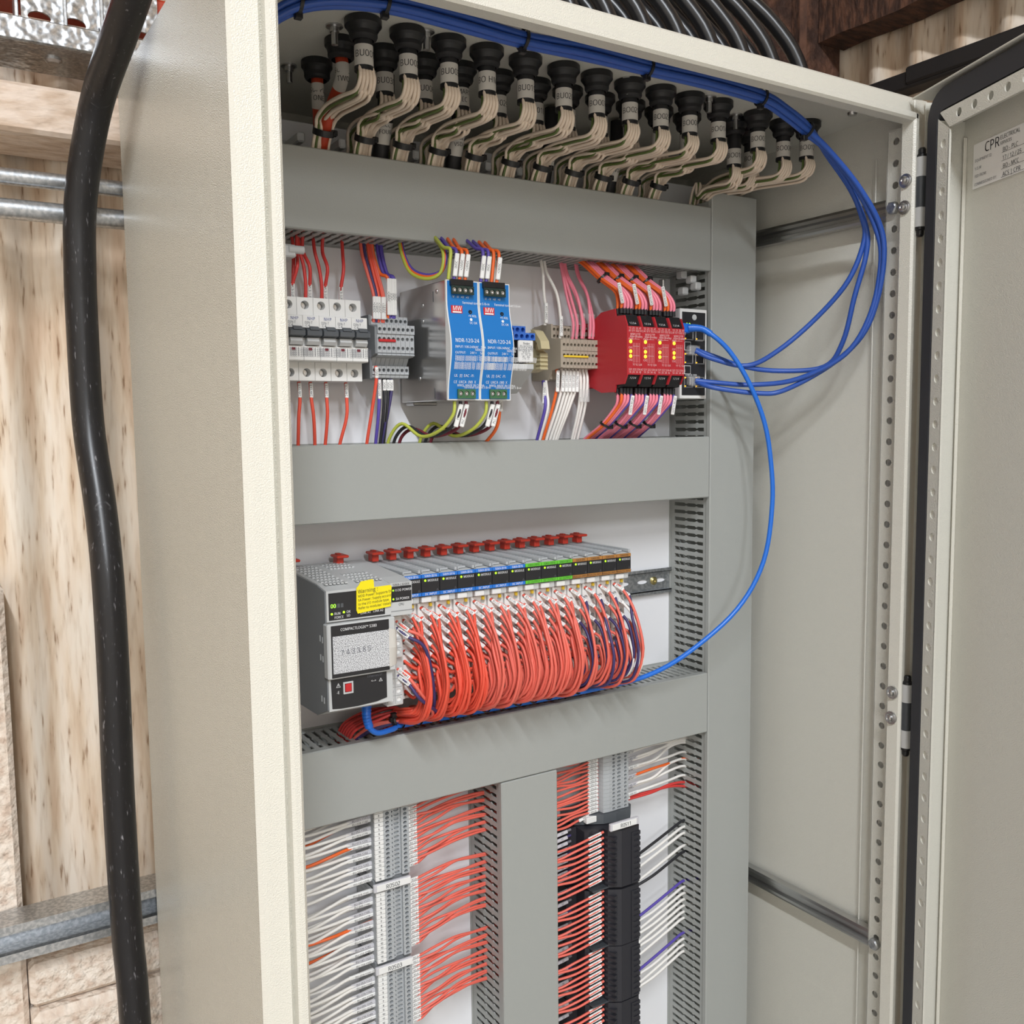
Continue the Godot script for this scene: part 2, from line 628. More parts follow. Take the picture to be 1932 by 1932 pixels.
func room() -> void:
	struct("floor", bx(V(-3.4, -1.80, -0.36), V(0.66, -1.70, 7.1)), M.concrete)
	struct("ceiling", bx(V(-3.4, 1.95, -0.36), V(0.66, 2.05, 7.1)), M.room_ceiling)
	struct("wall_left", bx(V(-3.4, -1.7, -0.36), V(-3.3, 1.95, 7.1)), M.room_wall)
	struct("wall_front", bx(V(-3.3, -1.7, 7.0), V(0.56, 1.95, 7.1)), M.room_wall)
	struct("wall_outer_back", bx(V(-3.3, -1.7, -0.36), V(0.56, 1.95, -0.30)), M.room_wall)
	struct("wall_outer_right", bx(V(0.56, -1.7, -0.36), V(0.66, 1.95, 7.1)), M.room_wall)
	struct("wall_back", corrugated(V(-3.3, 0, -0.225), Vector3.RIGHT, Vector3.BACK, 3.82, -1.7, 1.95, 0.076, 0.0095), M.iron_sheet)
	struct("wall_right", corrugated(V(0.515, 0, 7.0), Vector3.FORWARD, Vector3.LEFT, 7.2, -1.7, 1.95, 0.076, 0.0095), M.iron_sheet)
	# timber of the frame
	var b := thing("wall_beam", "pinkish cream painted timber beam running across the corrugated wall behind the cabinet", "beam", V(-1.2, 0.1085, -0.11))
	var m := MB.new()
	m.box(V(-3.2, 0.1085, -0.214), V(-0.2, 0.158, -0.110), 0.004)
	obj("rail", m, M.painted_timber, b)
	b = thing("corner_post", "dark brown rough timber post in the corner right above the cabinet", "post", V(0.47, -1.7, -0.17))
	obj("timber", bx(V(0.405, -1.7, -0.214), V(0.504, 1.95, -0.13), 0.008), M.raw_timber, b)
	b = thing("top_plate", "dark brown timber plate above the black cables at the back wall", "beam", V(0.0, 0.44, -0.17))
	obj("timber", bx(V(-3.2, 0.36, -0.214), V(0.404, 0.60, -0.15), 0.006), M.raw_timber, b)
	# rough sawn girt along the right wall, its lower edge ragged
	b = thing("wall_girt", "dark brown waney-edged timber lying along the corrugated wall at upper right", "beam", V(0.47, 0.44, 0.6))
	m = MB.new()
	var poly := PackedVector2Array()
	for k in 41:
		poly.append(Vector2(-0.128 + k * 0.05, 0.437 + 0.006 * sin(k * 1.9) + 0.004 * sin(k * 4.3)))
	poly.append(Vector2(1.88, 0.66))
	poly.append(Vector2(-0.128, 0.66))
	m.prism(poly, Vector3.ZERO, Vector3.BACK, Vector3.UP, Vector3.RIGHT, 0.44, 0.504)
	obj("timber", m, M.raw_timber, b)
	b = thing("rubber_strip", "black rubber strip fixed level along the corrugated wall behind the open door", "strip", V(0.49, 0.34, 0.6))
	m = MB.new()
	m.box(V(0.470, 0.325, -0.20), V(0.506, 0.352, 2.2), 0.003)
	m.box(V(0.466, 0.330, 0.02), V(0.506, 0.357, 2.2), 0.003)
	obj("strip", m, M.black_soft, b)
	# stonework seen low on the left
	b = thing("stone_pier", "pale rough stone pier standing at the far left edge of the wall", "pier", V(-0.86, -1.7, -0.17))
	obj("stone", bx(V(-1.05, -1.7, -0.214), V(-0.812, -0.36, -0.152), 0.006), M.limestone, b)
	b = thing("stone_ledge", "low pale stone ledge under the galvanised channel at lower left", "stonework", V(-0.7, -1.7, -0.17))
	obj("stone", bx(V(-0.811, -1.7, -0.214), V(-0.2, -0.842, -0.128), 0.008), M.limestone, b)
	obj("stone", bx(V(-0.811, -0.840, -0.214), V(-0.2, -0.790, -0.140), 0.006), M.limestone, b)

# C-shaped galvanised channel lying along x
func channel(called: String, label: String, x0: float, x1: float, y: float, zf: float, slots := false) -> void:
	var o := thing(called, label, "channel", V(x0, y, zf))
	var m := MB.new()
	var h := 0.041
	var p := PackedVector2Array([Vector2(0, 0), Vector2(0, h), Vector2(-0.041, h), Vector2(-0.041, 0)])
	var w := 0.0025
	var prof := PackedVector2Array([
		Vector2(-0.041, 0), Vector2(0, 0), Vector2(0, 0.0095), Vector2(-0.007, 0.0095), Vector2(-0.007, 0.0095 - w), Vector2(-w, 0.0095 - w), Vector2(-w, w), Vector2(-0.041 + w, w),
		Vector2(-0.041 + w, h - w), Vector2(-w, h - w), Vector2(-w, h - 0.0095 + w), Vector2(-0.007, h - 0.0095 + w), Vector2(-0.007, h - 0.0095), Vector2(0, h - 0.0095), Vector2(0, h), Vector2(-0.041, h)])
	m.prism(prof, V(0, y, zf), Vector3.BACK, Vector3.UP, Vector3.RIGHT, x0, x1)
	obj("rail", m, M.galvanised, o)
	if slots:
		pass

func back_wall_fittings() -> void:
	channel("strut_channel", "galvanised strut channel crossing the wall low on the left behind the black cable", -1.6, 0.3, -0.762, -0.108)
	# two conduits
	for d in [[0.0655, 0.0085, "thin galvanised conduit running under the cream beam, upper of the two"], [0.0330, 0.0105, "galvanised conduit with a bright streak, lower of the two under the cream beam"]]:
		var o := thing("conduit", d[2], "conduit", V(-1.6, d[0], -0.125))
		var m := MB.new()
		m.tube(line(V(-1.6, d[0], -0.125), V(0.3, d[0], -0.125)), d[1], 20)
		obj("pipe", m, M.galvanised, o)
	# crackled galvanised angle at the very top left with two screws under it, and the slotted strut behind
	var a := thing("angle_rail", "galvanised angle rail with a crackled sheen at the top left, screwed from below", "rail", V(-1.6, 0.20, -0.11))
	var m := MB.new()
	m.box(V(-1.6, 0.1985, -0.112), V(-0.30, 0.2215, -0.108), 0.001)
	m.box(V(-1.6, 0.1985, -0.20), V(-0.30, 0.2020, -0.112), 0.0005)
	obj("rail", m, M.galvanised_crackle, a)
	for x in [-0.735, -0.655]:
		m = MB.new()
		m.lathe(V(x, 0.1985, -0.150), V(0, -1, 0), [Vector2(0.0085, 0), Vector2(0.0085, 0.0015), Vector2(0.006, 0.004), Vector2(0.0001, 0.0045)], 16)
		obj("screw", m, M.steel, a)
	var s := thing("slotted_strut", "upright slotted galvanised strut behind the crackled angle rail at top left", "strut", V(-0.70, 0.2215, -0.15))
	m = MB.new()
	var x0 := -0.765
	for k in 4:
		var w := 0.034
		m.hole(V(x0 + k * w, 0.2225, -0.135), Vector3.RIGHT, Vector3.UP, w, 0.022, 0.017, 0.011, 0.011, 0.0065, 0.003, 16, false)
		m.hole(V(x0 + k * w, 0.2445, -0.135), Vector3.RIGHT, Vector3.UP, w, 0.060, 0.017, 0.030, 0.011, 0.0065, 0.003, 16, false)
	obj("plate", m, M.galvanised_crackle, s)
	for x in [-0.772, -0.726, -0.690]:
		obj("rib", bx(V(x, 0.2225, -0.145), V(x + 0.004, 0.31, -0.128), 0.0008), M.galvanised, s)
	obj("board", bx(V(-1.3, 0.2520, -0.19), V(-0.35, 0.285, -0.150), 0.003), M.cable_orange, s)
	# the thick cable in front of it all
	var c := thing("power_cable", "thick black cable hanging in a long curve left of the cabinet, scuffed with chalk", "cable", V(-0.72, -1.2, 0.0))
	var pts := [V(-0.700, 0.330, 0.33), V(-0.703, 0.235, 0.262), V(-0.705, 0.141, 0.189), V(-0.708, 0.144, 0.10), V(-0.714, 0.1365, 0.0), V(-0.722, 0.115, -0.055)]
	pts = [V(-0.690, 0.250, 0.16), V(-0.697, 0.196, 0.105), V(-0.704, 0.166, 0.055), V(-0.713, 0.129, -0.02), V(-0.722, 0.0805, -0.05), V(-0.7285, 0.027, -0.067), V(-0.7305, -0.0255, -0.072), V(-0.731, -0.079, -0.075), V(-0.7305, -0.188, -0.072), V(-0.727, -0.275, -0.045), V(-0.7265, -0.349, -0.025), V(-0.727, -0.458, -0.018), V(-0.728, -0.570, -0.018), V(-0.7265, -0.714, -0.018), V(-0.724, -0.820, -0.012), V(-0.722, -1.2, -0.01)]
	m = MB.new()
	m.tube(spline(pts, 6), 0.0155, 20)
	obj("sheath", m, M.cable_black, c)

# ---------------------------------------------------------------- the cabinet
func cabinet() -> void:
	var o := thing("electrical_cabinet", "tall cream powder-coated steel cabinet standing open, its left side shiny", "cabinet", V(-0.28, YB, 0.1))
	var th := 0.0018
	var m := MB.new()
	m.box(V(XO, YB, ZB), V(XO + th, YT, ZF - 0.003))
	obj("side_panel", m, M.cream_shiny, o)
	obj("side_panel", bx(V(XR - th, YB, ZB), V(XR, YT, ZF - 0.003)), M.cream_dull, o)
	obj("roof_panel", bx(V(XO + th, YT - th, ZB), V(XR - th, YT, ZF - 0.003)), M.cream_dull, o)
	obj("rear_panel", bx(V(XO + th, YB, ZB), V(XR - th, YT - th, ZB + th)), M.cream_dull, o)
	obj("bottom_panel", bx(V(XO + th, YB, ZB + th), V(XR - th, YB + th, ZF - 0.003)), M.cream_dull, o)
	# front frame: folded face, raised gutter flange, return
	m = MB.new()
	var lf := 0.0255     # width of the folded face left and right
	var tf := 0.0200
	var fl := 0.0095     # flange thickness
	m.box(V(XO, YB, ZF - 0.006), V(XO + lf, YT, ZF), 0.0028)
	m.box(V(XR - 0.0285, YB, ZF - 0.006), V(XR, YT, ZF), 0.0028)
	m.box(V(XO + lf - 0.001, YT - tf, ZF - 0.006), V(XR - lf + 0.001, YT, ZF), 0.0028)
	m.box(V(XO + lf, YB, 0.2905), V(XO + lf + fl, YT - tf, ZF + 0.0095), 0.0024)
	m.box(V(XR - 0.0285 - fl, YB, 0.2905), V(XR - 0.0285, YT - tf, ZF + 0.0095), 0.0024)
	m.box(V(XO + lf + 0.002, YT - tf - fl, 0.2905), V(XR - 0.0305, YT - tf, ZF + 0.0095), 0.0024)
	obj("door_frame", m, M.cream, o)
	# dark hairs and nicks on the frame stay paint marks; roof bolts with clear sleeves below
	for p in [V(-0.539, 0, 0.153), V(-0.462, 0, 0.185), V(-0.342, 0, 0.185), V(-0.223, 0, 0.184), V(-0.108, 0, 0.186), V(-0.036, 0, 0.156), V(-0.5426, 0, 0.040)]:
		var b := MB.new()
		b.lathe(V(p.x, YT - th, p.z), V(0, -1, 0), [Vector2(0.008, 0), Vector2(0.008, 0.0015), Vector2(0.0045, 0.002), Vector2(0.0045, 0.006), Vector2(0.0030, 0.006), Vector2(0.0030, 0.017), Vector2(0.0001, 0.0175)], 14)
		obj("roof_bolt", b, M.steel, o)
	var d := MB.new()
	d.lathe(V(0.079, YT - th, 0.231), V(0, -1, 0), [Vector2(0.006, 0), Vector2(0.005, 0.003), Vector2(0.0001, 0.004)], 14)
	obj("roof_bolt", d, M.steel, o)
	# perforated strip inside the right wall
	m = MB.new()
	var y := 0.1298
	m.box(V(0.107, 0.1425, 0.2595), V(0.1192, 0.1437, 0.2900))
	m.box(V(0.107, -1.56, 0.2595), V(0.1192, 0.1425, 0.2605))
	m.box(V(0.107, -1.56, 0.2895), V(0.1192, 0.1425, 0.2905))
	while y > -1.50:
		m.hole(V(0.107, y - 0.0125, 0.2600), Vector3.BACK, Vector3.UP, 0.030, 0.025, 0.0115, 0.0125, 0.0042, 0.0042, 0.0015, 14, false, false)
		y -= 0.025
	obj("perforated_strip", m, M.cream_dull, o)
	# a pressed seam down the right wall just behind the strip
	obj("seam", bx(V(0.1180, YB, 0.2350), V(0.1194, 0.12, 0.2366), 0.0004), M.cream_dull, o)
	for p in [V(0.088, 0.0765, 0.2995), V(0.088, 0.0470, 0.2985), V(0.088, -0.5182, 0.2995), V(0.088, -0.5494, 0.2985)]:
		var w := MB.new()
		w.lathe(p + V(-0.0004, 0, 0), V(-1, 0, 0), [Vector2(0.0078, 0), Vector2(0.0078, 0.0014), Vector2(0.0066, 0.0014), Vector2(0.0066, 0.0028), Vector2(0.002, 0.0028)], 20)
		obj("washer", w, M.steel, o)
		w = MB.new()
		w.lathe(p + V(-0.003, 0, 0), V(-1, 0, 0), [Vector2(0.0050, 0), Vector2(0.0050, 0.0012), Vector2(0.0040, 0.0030), Vector2(0.0020, 0.0038), Vector2(0.0010, 0.0030), Vector2(0.0001, 0.0028)], 18)
		obj("screw", w, M.steel, o)

func cabinet_side_fittings() -> void:
	var ys := [0.0435, -0.862]
	var nm := ["zinc-plated rail fixed level on the inner right wall behind the blue cables", "zinc-plated rail fixed level low on the inner right wall, below the blue patch cable"]
	for k in 2:
		var y: float = ys[k]
		var o := thing("side_rail", nm[k], "rail", V(0.118, y, 0.1))
		var m := MB.new()
		var prof := PackedVector2Array([Vector2(0, 0), Vector2(0.011, 0), Vector2(0.0125, 0.003), Vector2(0.0125, 0.0065), Vector2(0.0075, 0.0085), Vector2(0.0075, 0.0125), Vector2(0.0125, 0.0145), Vector2(0.0125, 0.0185), Vector2(0.011, 0.022), Vector2(0, 0.022)])
		m.prism(prof, V(0.119, y, 0), Vector3.LEFT, Vector3.UP, Vector3.BACK, -0.098, 0.2592)
		obj("rail", m, M.steel, o)
		m = MB.new()
		m.lathe(V(0.1062, y + 0.010, 0.2715), V(-1, 0, 0), [Vector2(0.0075, 0), Vector2(0.0075, 0.0055), Vector2(0.006, 0.0072), Vector2(0.0001, 0.0072)], 6)
		obj("hex_bolt", m, M.galvanised, o)

# ---------------------------------------------------------------- the open door
func dp(s: float, n_: float, y: float) -> Vector3:
	return DH + DD * s + DN * n_ + V(0, y, 0)

# a box in door axes (s along, n inwards, y up)
func dbox(m: MB, s0: float, s1: float, n0: float, n1: float, y0: float, y1: float, c := 0.0) -> void:
	var k := m.v.size()
	m.box(V(s0, y0, n0), V(s1, y1, n1), c)
	var bs := Basis(DD, Vector3.UP, DN)
	for j in range(k, m.v.size()):
		m.v[j] = DH + bs * m.v[j]
		m.n[j] = (bs * m.n[j]).normalized()

func door() -> void:
	var o := thing("cabinet_door", "open cream steel cabinet door on the right with a perforated frame and black gasket", "door", V(0.104, YB, 0.318))
	var w := 0.795
	var m := MB.new()
	dbox(m, -0.0190, w, -0.0155, -0.0135, YB, 0.1660)
	obj("door_sheet", m, M.cream_dull, o)
	# folded rim
	m = MB.new()
	dbox(m, -0.0190, -0.0168, -0.0135, -0.0040, YB, 0.1660, 0.0008)
	dbox(m, 0.0190, 0.0212, -0.0135, 0.0150, YB, 0.1500, 0.0008)
	dbox(m, -0.0060, w, -0.0135, 0.021, 0.1640, 0.1660, 0.0008)
	dbox(m, w - 0.003, w, -0.0135, 0.021, YB, 0.1660, 0.0008)
	obj("door_rim", m, M.cream_dull, o)
	# shallow pressed tray: the flat band round the edge and the ridge line
	m = MB.new()
	dbox(m, 0.0452, 0.0474, -0.0135, -0.0095, YB + 0.05, 0.1090, 0.0008)
	obj("ridge", m, M.cream, o)
	# gasket
	m = MB.new()
	var gp := PackedVector2Array([Vector2(0.0215, YB + 0.02)])
	for k in 7:
		var g := PI - k * PI / 12.0
		gp.append(Vector2(0.0215 + 0.030 + 0.030 * cos(g), 0.1600 - 0.030 + 0.030 * sin(g)))
	gp.append(Vector2(w - 0.02, 0.1600))
	gp.append(Vector2(w - 0.02, 0.1365))
	for k in 7:
		var g := PI / 2.0 + k * PI / 12.0
		gp.append(Vector2(0.0385 + 0.012 + 0.012 * cos(g), 0.1365 - 0.012 + 0.012 * sin(g)))
	gp.append(Vector2(0.0385, YB + 0.02))
	m.prism(gp, DH, DD, Vector3.UP, DN, -0.0135, 0.0180)
	obj("gasket", m, M.rubber, o)
	# perforated frame: upright with pressed dimples, top bar with through holes
	m = MB.new()
	dbox(m, 0.0400, 0.0415, -0.0135, 0.0165, YB + 0.03, 0.1270)
	dbox(m, 0.0590, 0.0605, 0.0150, 0.0175, YB + 0.03, 0.1130)
	obj("frame_upright", m, M.cream_dull, o)
	m = MB.new()
	var y := 0.1130
	m.q(dp(0.040, 0.0175, y), dp(0.0605, 0.0175, y), dp(0.0605, 0.0175, y + 0.0005), dp(0.040, 0.0175, y + 0.016), DN)
	while y > -1.5:
		m.hole(dp(0.0400, 0.0175, y - 0.025), DD, Vector3.UP, 0.0205, 0.025, 0.0105, 0.0125, 0.0046, 0.0046, 0.0016, 14, true, false)
		y -= 0.025
	obj("frame_face", m, M.cream_dull, o)
	m = MB.new()
	var s := 0.0425
	dbox(m, s, w - 0.03, -0.0135, 0.0165, 0.1335, 0.1350)
	dbox(m, 0.0605, w - 0.03, 0.0145, 0.0165, 0.1150, 0.1165)
	m.tri(dp(0.0425, 0.0175, 0.135), dp(0.0605, 0.0175, 0.115), dp(0.0605, 0.0175, 0.135), DN)
	s = 0.0605
	while s < w - 0.06:
		m.hole(dp(s, 0.0175, 0.115), DD, Vector3.UP, 0.025, 0.020, 0.0150, 0.0105, 0.0046, 0.0046, 0.0016, 14, false, false)
		s += 0.025
	obj("frame_bar", m, M.cream_dull, o)
	# two hinges
	for yy in [0.062, -0.545]:
		var c := dp(-0.0020, 0.0085, yy)
		m = MB.new()
		for e in [-1.0, 1.0]:
			m.lathe(c + V(0, e * 0.0170, 0), V(0, e, 0), [Vector2(0.0001, 0), Vector2(0.0062, 0), Vector2(0.0062, 0.0215), Vector2(0.0001, 0.0215)], 16)
		obj("hinge_knuckle", m, M.light_grey, o)
		m = MB.new()
		m.lathe(c + V(0, -0.0170, 0), V(0, 1, 0), [Vector2(0.0001, 0), Vector2(0.0060, 0), Vector2(0.0060, 0.034), Vector2(0.0001, 0.034)], 16)
		obj("hinge_barrel", m, M.dark_grey, o)
		m = MB.new()
		for e in [-1.0, 1.0]:
			m.lathe(c + V(0, e * 0.0385, 0), V(0, e, 0), [Vector2(0.0060, 0), Vector2(0.0056, 0.003), Vector2(0.0042, 0.004), Vector2(0.0042, 0.0085), Vector2(0.0030, 0.0105), Vector2(0.0001, 0.0105)], 16)
		obj("hinge_pin", m, M.black, o)
	# the label
	var l := thing("equipment_label", "white equipment label with handwritten entries stuck on the inside of the open door", "label", dp(0.145, -0.0132, 0.0508))
	m = MB.new()
	dbox(m, 0.0595, 0.2295, -0.0132, -0.0122, 0.0508, 0.0975, 0.0002)
	obj("card", m, M.paper, l)
	var ux := DD
	var put := func(txt: String, s_: float, y_: float, h: float, mt: Material) -> void:
		text(l, txt, dp(s_, -0.0119, y_), h, mt, ux, Vector3.UP, "lettering", 2.0, true)
	put.call("CPR", 0.0778, 0.0895, 0.0095, M.black_print)
	put.call("ELECTRICAL", 0.1022, 0.0925, 0.0040, M.black_print)
	put.call("SERVICES", 0.1022, 0.0867, 0.0030, M.black_print)
	put.call("EQUIPMENT ID", 0.0630, 0.0795, 0.0028, M.grey_print)
	put.call("Y.O.M", 0.0630, 0.0713, 0.0028, M.grey_print)
	put.call("FED FROM:", 0.0630, 0.0633, 0.0028, M.grey_print)
	put.call("COMMISSIONED BY:", 0.0630, 0.0548, 0.0028, M.grey_print)
	put.call("BO - PLC", 0.1065, 0.0795, 0.0042, M.ink)
	put.call("17 / 12 / 25", 0.1065, 0.0712, 0.0040, M.ink)
	put.call("BO - MCC", 0.1075, 0.0630, 0.0040, M.ink)
	put.call("ACS | CPR", 0.1075, 0.0548, 0.0042, M.ink)
	m = MB.new()
	for yy in [0.0768, 0.0685, 0.0603, 0.0521]:
		dbox(m, 0.1050, 0.2150, -0.0122, -0.01205, yy, yy + 0.0003)
	obj("ruled_line", m, M.black_print, l)

# ---------------------------------------------------------------- mounting plate and slotted trunking
# a slotted wall: o = corner at the plate, along = run, nrm = the way it faces
func slotted(m: MB, o: Vector3, along: Vector3, nrm: Vector3, length: float, pitch := 0.0102) -> void:
	var th := nrm * 0.0015
	var zz := Vector3.BACK
	var z0 := 0.0100
	var z1 := 0.0665
	var a := o
	# solid foot and top lip
	for s in [[0.0, z0], [z1, 0.0715]]:
		var p: Vector3 = o + zz * s[0]
		var q: Vector3 = o + zz * s[1]
		m.q(p, p + along * length, q + along * length, q, nrm)
		m.q(p - th, p + along * length - th, q + along * length - th, q - th, -nrm)
		m.q(q, q + along * length, q + along * length - th, q - th, zz)
		m.q(p, p + along * length, p + along * length - th, p - th, -zz)
	var st := [[z0, 0.0027], [0.0295, 0.0027], [0.0330, 0.0041], [0.0365, 0.0027], [0.0500, 0.0027], [0.0530, 0.0041], [0.0560, 0.0027], [z1, 0.0027]]
	var cnt := int(length / pitch)
	for k in cnt:
		var c: Vector3 = o + along * ((k + 0.5) * pitch)
		for j in st.size() - 1:
			var za: float = st[j][0]
			var zb: float = st[j + 1][0]
			var wa: float = st[j][1]
			var wb: float = st[j + 1][1]
			var p0 := c - along * wa + zz * za
			var p1 := c + along * wa + zz * za
			var p2 := c + along * wb + zz * zb
			var p3 := c - along * wb + zz * zb
			m.q(p0, p1, p2, p3, nrm)
			m.q(p0 - th, p1 - th, p2 - th, p3 - th, -nrm)
			m.q(p0, p3, p3 - th, p0 - th, -along)
			m.q(p1, p2, p2 - th, p1 - th, along)

# horizontal or upright trunking: lo/hi give its face on the plate
func trunking(label: String, x0: float, x1: float, y0: float, y1: float, upright: bool, walls: Array) -> void:
	var o := thing("cable_trunking", label, "cable duct", V(x0, y0, 0.0))
	obj("base", bx(V(x0, y0, 0.0002), V(x1, y1, 0.0020)), M.duct, o)
	for w in walls:
		var m := MB.new()
		if upright:
			if w < 0:
				slotted(m, V(x0 + 0.0012, y0, 0), Vector3.UP, Vector3.LEFT, y1 - y0)
			else:
				slotted(m, V(x1 - 0.0012, y0, 0), Vector3.UP, Vector3.RIGHT, y1 - y0)
		else:
			if w < 0:
				slotted(m, V(x0, y0 + 0.0012, 0), Vector3.RIGHT, Vector3.DOWN, x1 - x0)
			else:
				slotted(m, V(x0, y1 - 0.0012, 0), Vector3.RIGHT, Vector3.UP, x1 - x0)
		obj("slotted_wall", m, M.duct, o)
	var c := MB.new()
	c.box(V(x0 + 0.0002, y0, 0.0715), V(x1 - 0.0002, y1, 0.0800), 0.0013)
	obj("cover", c, M.duct, o)

func plate_and_ducts() -> void:
	var p := thing("mounting_plate", "glossy white steel plate carrying the trunking and devices inside the cabinet", "panel", V(-0.28, -1.56, 0))
	obj("plate", bx(V(-0.664, -1.56, -0.0030), V(0.100, 0.128, 0.0), 0.0008), M.plate_white, p)
	trunking("uppermost wide grey trunking, right under the fan of cable glands", -0.652, -0.0006, 0.0, 0.080, false, [-1, 1])
	trunking("wide grey trunking between the row of power supplies and the red-latched input modules", -0.652, -0.0006, -0.2931, -0.2129, false, [-1, 1])
	trunking("wide grey trunking under the loops of red wire", -0.652, -0.0006, -0.6108, -0.5292, false, [-1, 1])
	trunking("full-height grey trunking at the right edge of the plate", 0.0, 0.0812, -1.54, 0.1005, true, [-1, 1])
	trunking("shorter upright grey trunking in the middle of the lower bay", -0.3275, -0.2475, -1.54, -0.6118, true, [-1, 1])
	# rails the devices clip onto
	var d := thing("din_rail", "zinc-plated slotted mounting rail behind the input modules, showing at their right end", "rail", V(-0.56, -0.4120, 0))
	var m := MB.new()
	rail_h(m, -0.56, -0.162, -0.4120)
	var x := -0.162
	for k in 5:
		var w := 0.0322
		m.hole(V(x, -0.4120 - 0.0125, 0.0014), Vector3.RIGHT, Vector3.UP, w, 0.025, 0.0161, 0.0125, 0.0085, 0.0029, 0.0013, 16, false, false)
		x += w
	rail_edges(m, -0.162, -0.0012, -0.4120)
	obj("rail", m, M.galvanised, d)
	m = MB.new()
	m.lathe(V(-0.0290, -0.4120, 0.0014), Vector3.BACK, [Vector2(0.0056, 0), Vector2(0.0056, 0.0012), Vector2(0.0040, 0.0030), Vector2(0.0012, 0.0032), Vector2(0.0001, 0.0018)], 18)
	obj("screw", m, M.brass_zinc, d)
	d = thing("din_rail", "zinc-plated mounting rail behind the breakers and power supplies", "rail", V(-0.60, -0.105, 0))
	m = MB.new()
	rail_h(m, -0.60, -0.0012, -0.105)
	obj("rail", m, M.galvanised, d)
	for g in [[-0.459, "upright zinc-plated rail behind the grey terminal column at lower left"], [-0.138, "upright zinc-plated rail behind the black terminal blocks at lower right"]]:
		d = thing("din_rail", g[1], "rail", V(g[0], -1.5, 0))
		m = MB.new()
		m.box(V(g[0] - 0.0175, -1.5, 0.0002), V(g[0] + 0.0175, -0.612, 0.0016))
		m.box(V(g[0] - 0.0175, -1.5, 0.0060), V(g[0] - 0.0130, -0.612, 0.0072))
		m.box(V(g[0] + 0.0130, -1.5, 0.0060), V(g[0] + 0.0175, -0.612, 0.0072))
		obj("rail", m, M.galvanised, d)

func rail_edges(m: MB, x0: float, x1: float, y: float) -> void:
	for s in [-1.0, 1.0]:
		var a: float = y + s * 0.0125
		var b: float = y + s * 0.0175
		m.box(V(x0, minf(a, a + s * 0.0012), 0.0002), V(x1, maxf(a, a + s * 0.0012), 0.0075))
		m.box(V(x0, minf(a, b), 0.0063), V(x1, maxf(a, b), 0.0075))

func rail_h(m: MB, x0: float, x1: float, y: float) -> void:
	m.box(V(x0, y - 0.0125, 0.0002), V(x1, y + 0.0125, 0.0014))
	rail_edges(m, x0, x1, y)

# ---------------------------------------------------------------- cable glands and their cables
const CAM_XZ := Vector2(-0.8848, 0.9984)

func gland(x: float, z: float, word: String, orange: bool, where: String, drop: float) -> void:
	var yr := 0.1687
	var g := thing("cable_gland", "black cable gland under the cabinet roof, round the cable marked " + word, "cable gland", V(x, yr, z))
	var k := 1.0 if not orange else 0.92
	var m := MB.new()
	m.lathe(V(x, yr, z), V(0, -1, 0), [Vector2(0.0160 * k, 0), Vector2(0.0168 * k, 0.0008), Vector2(0.0168 * k, 0.0065), Vector2(0.0150 * k, 0.0085), Vector2(0.0128, 0.0120), Vector2(0.0124, 0.0120)], 28)
	obj("locknut", m, M.black, g)
	m = MB.new()
	m.lathe(V(x, yr, z), V(0, -1, 0), [Vector2(0.0128, 0.0120), Vector2(0.0128, 0.0155), Vector2(0.0118, 0.0175), Vector2(0.0098, 0.0190), Vector2(0.0093, 0.0190)], 24)
	obj("collar", m, M.black_soft, g)

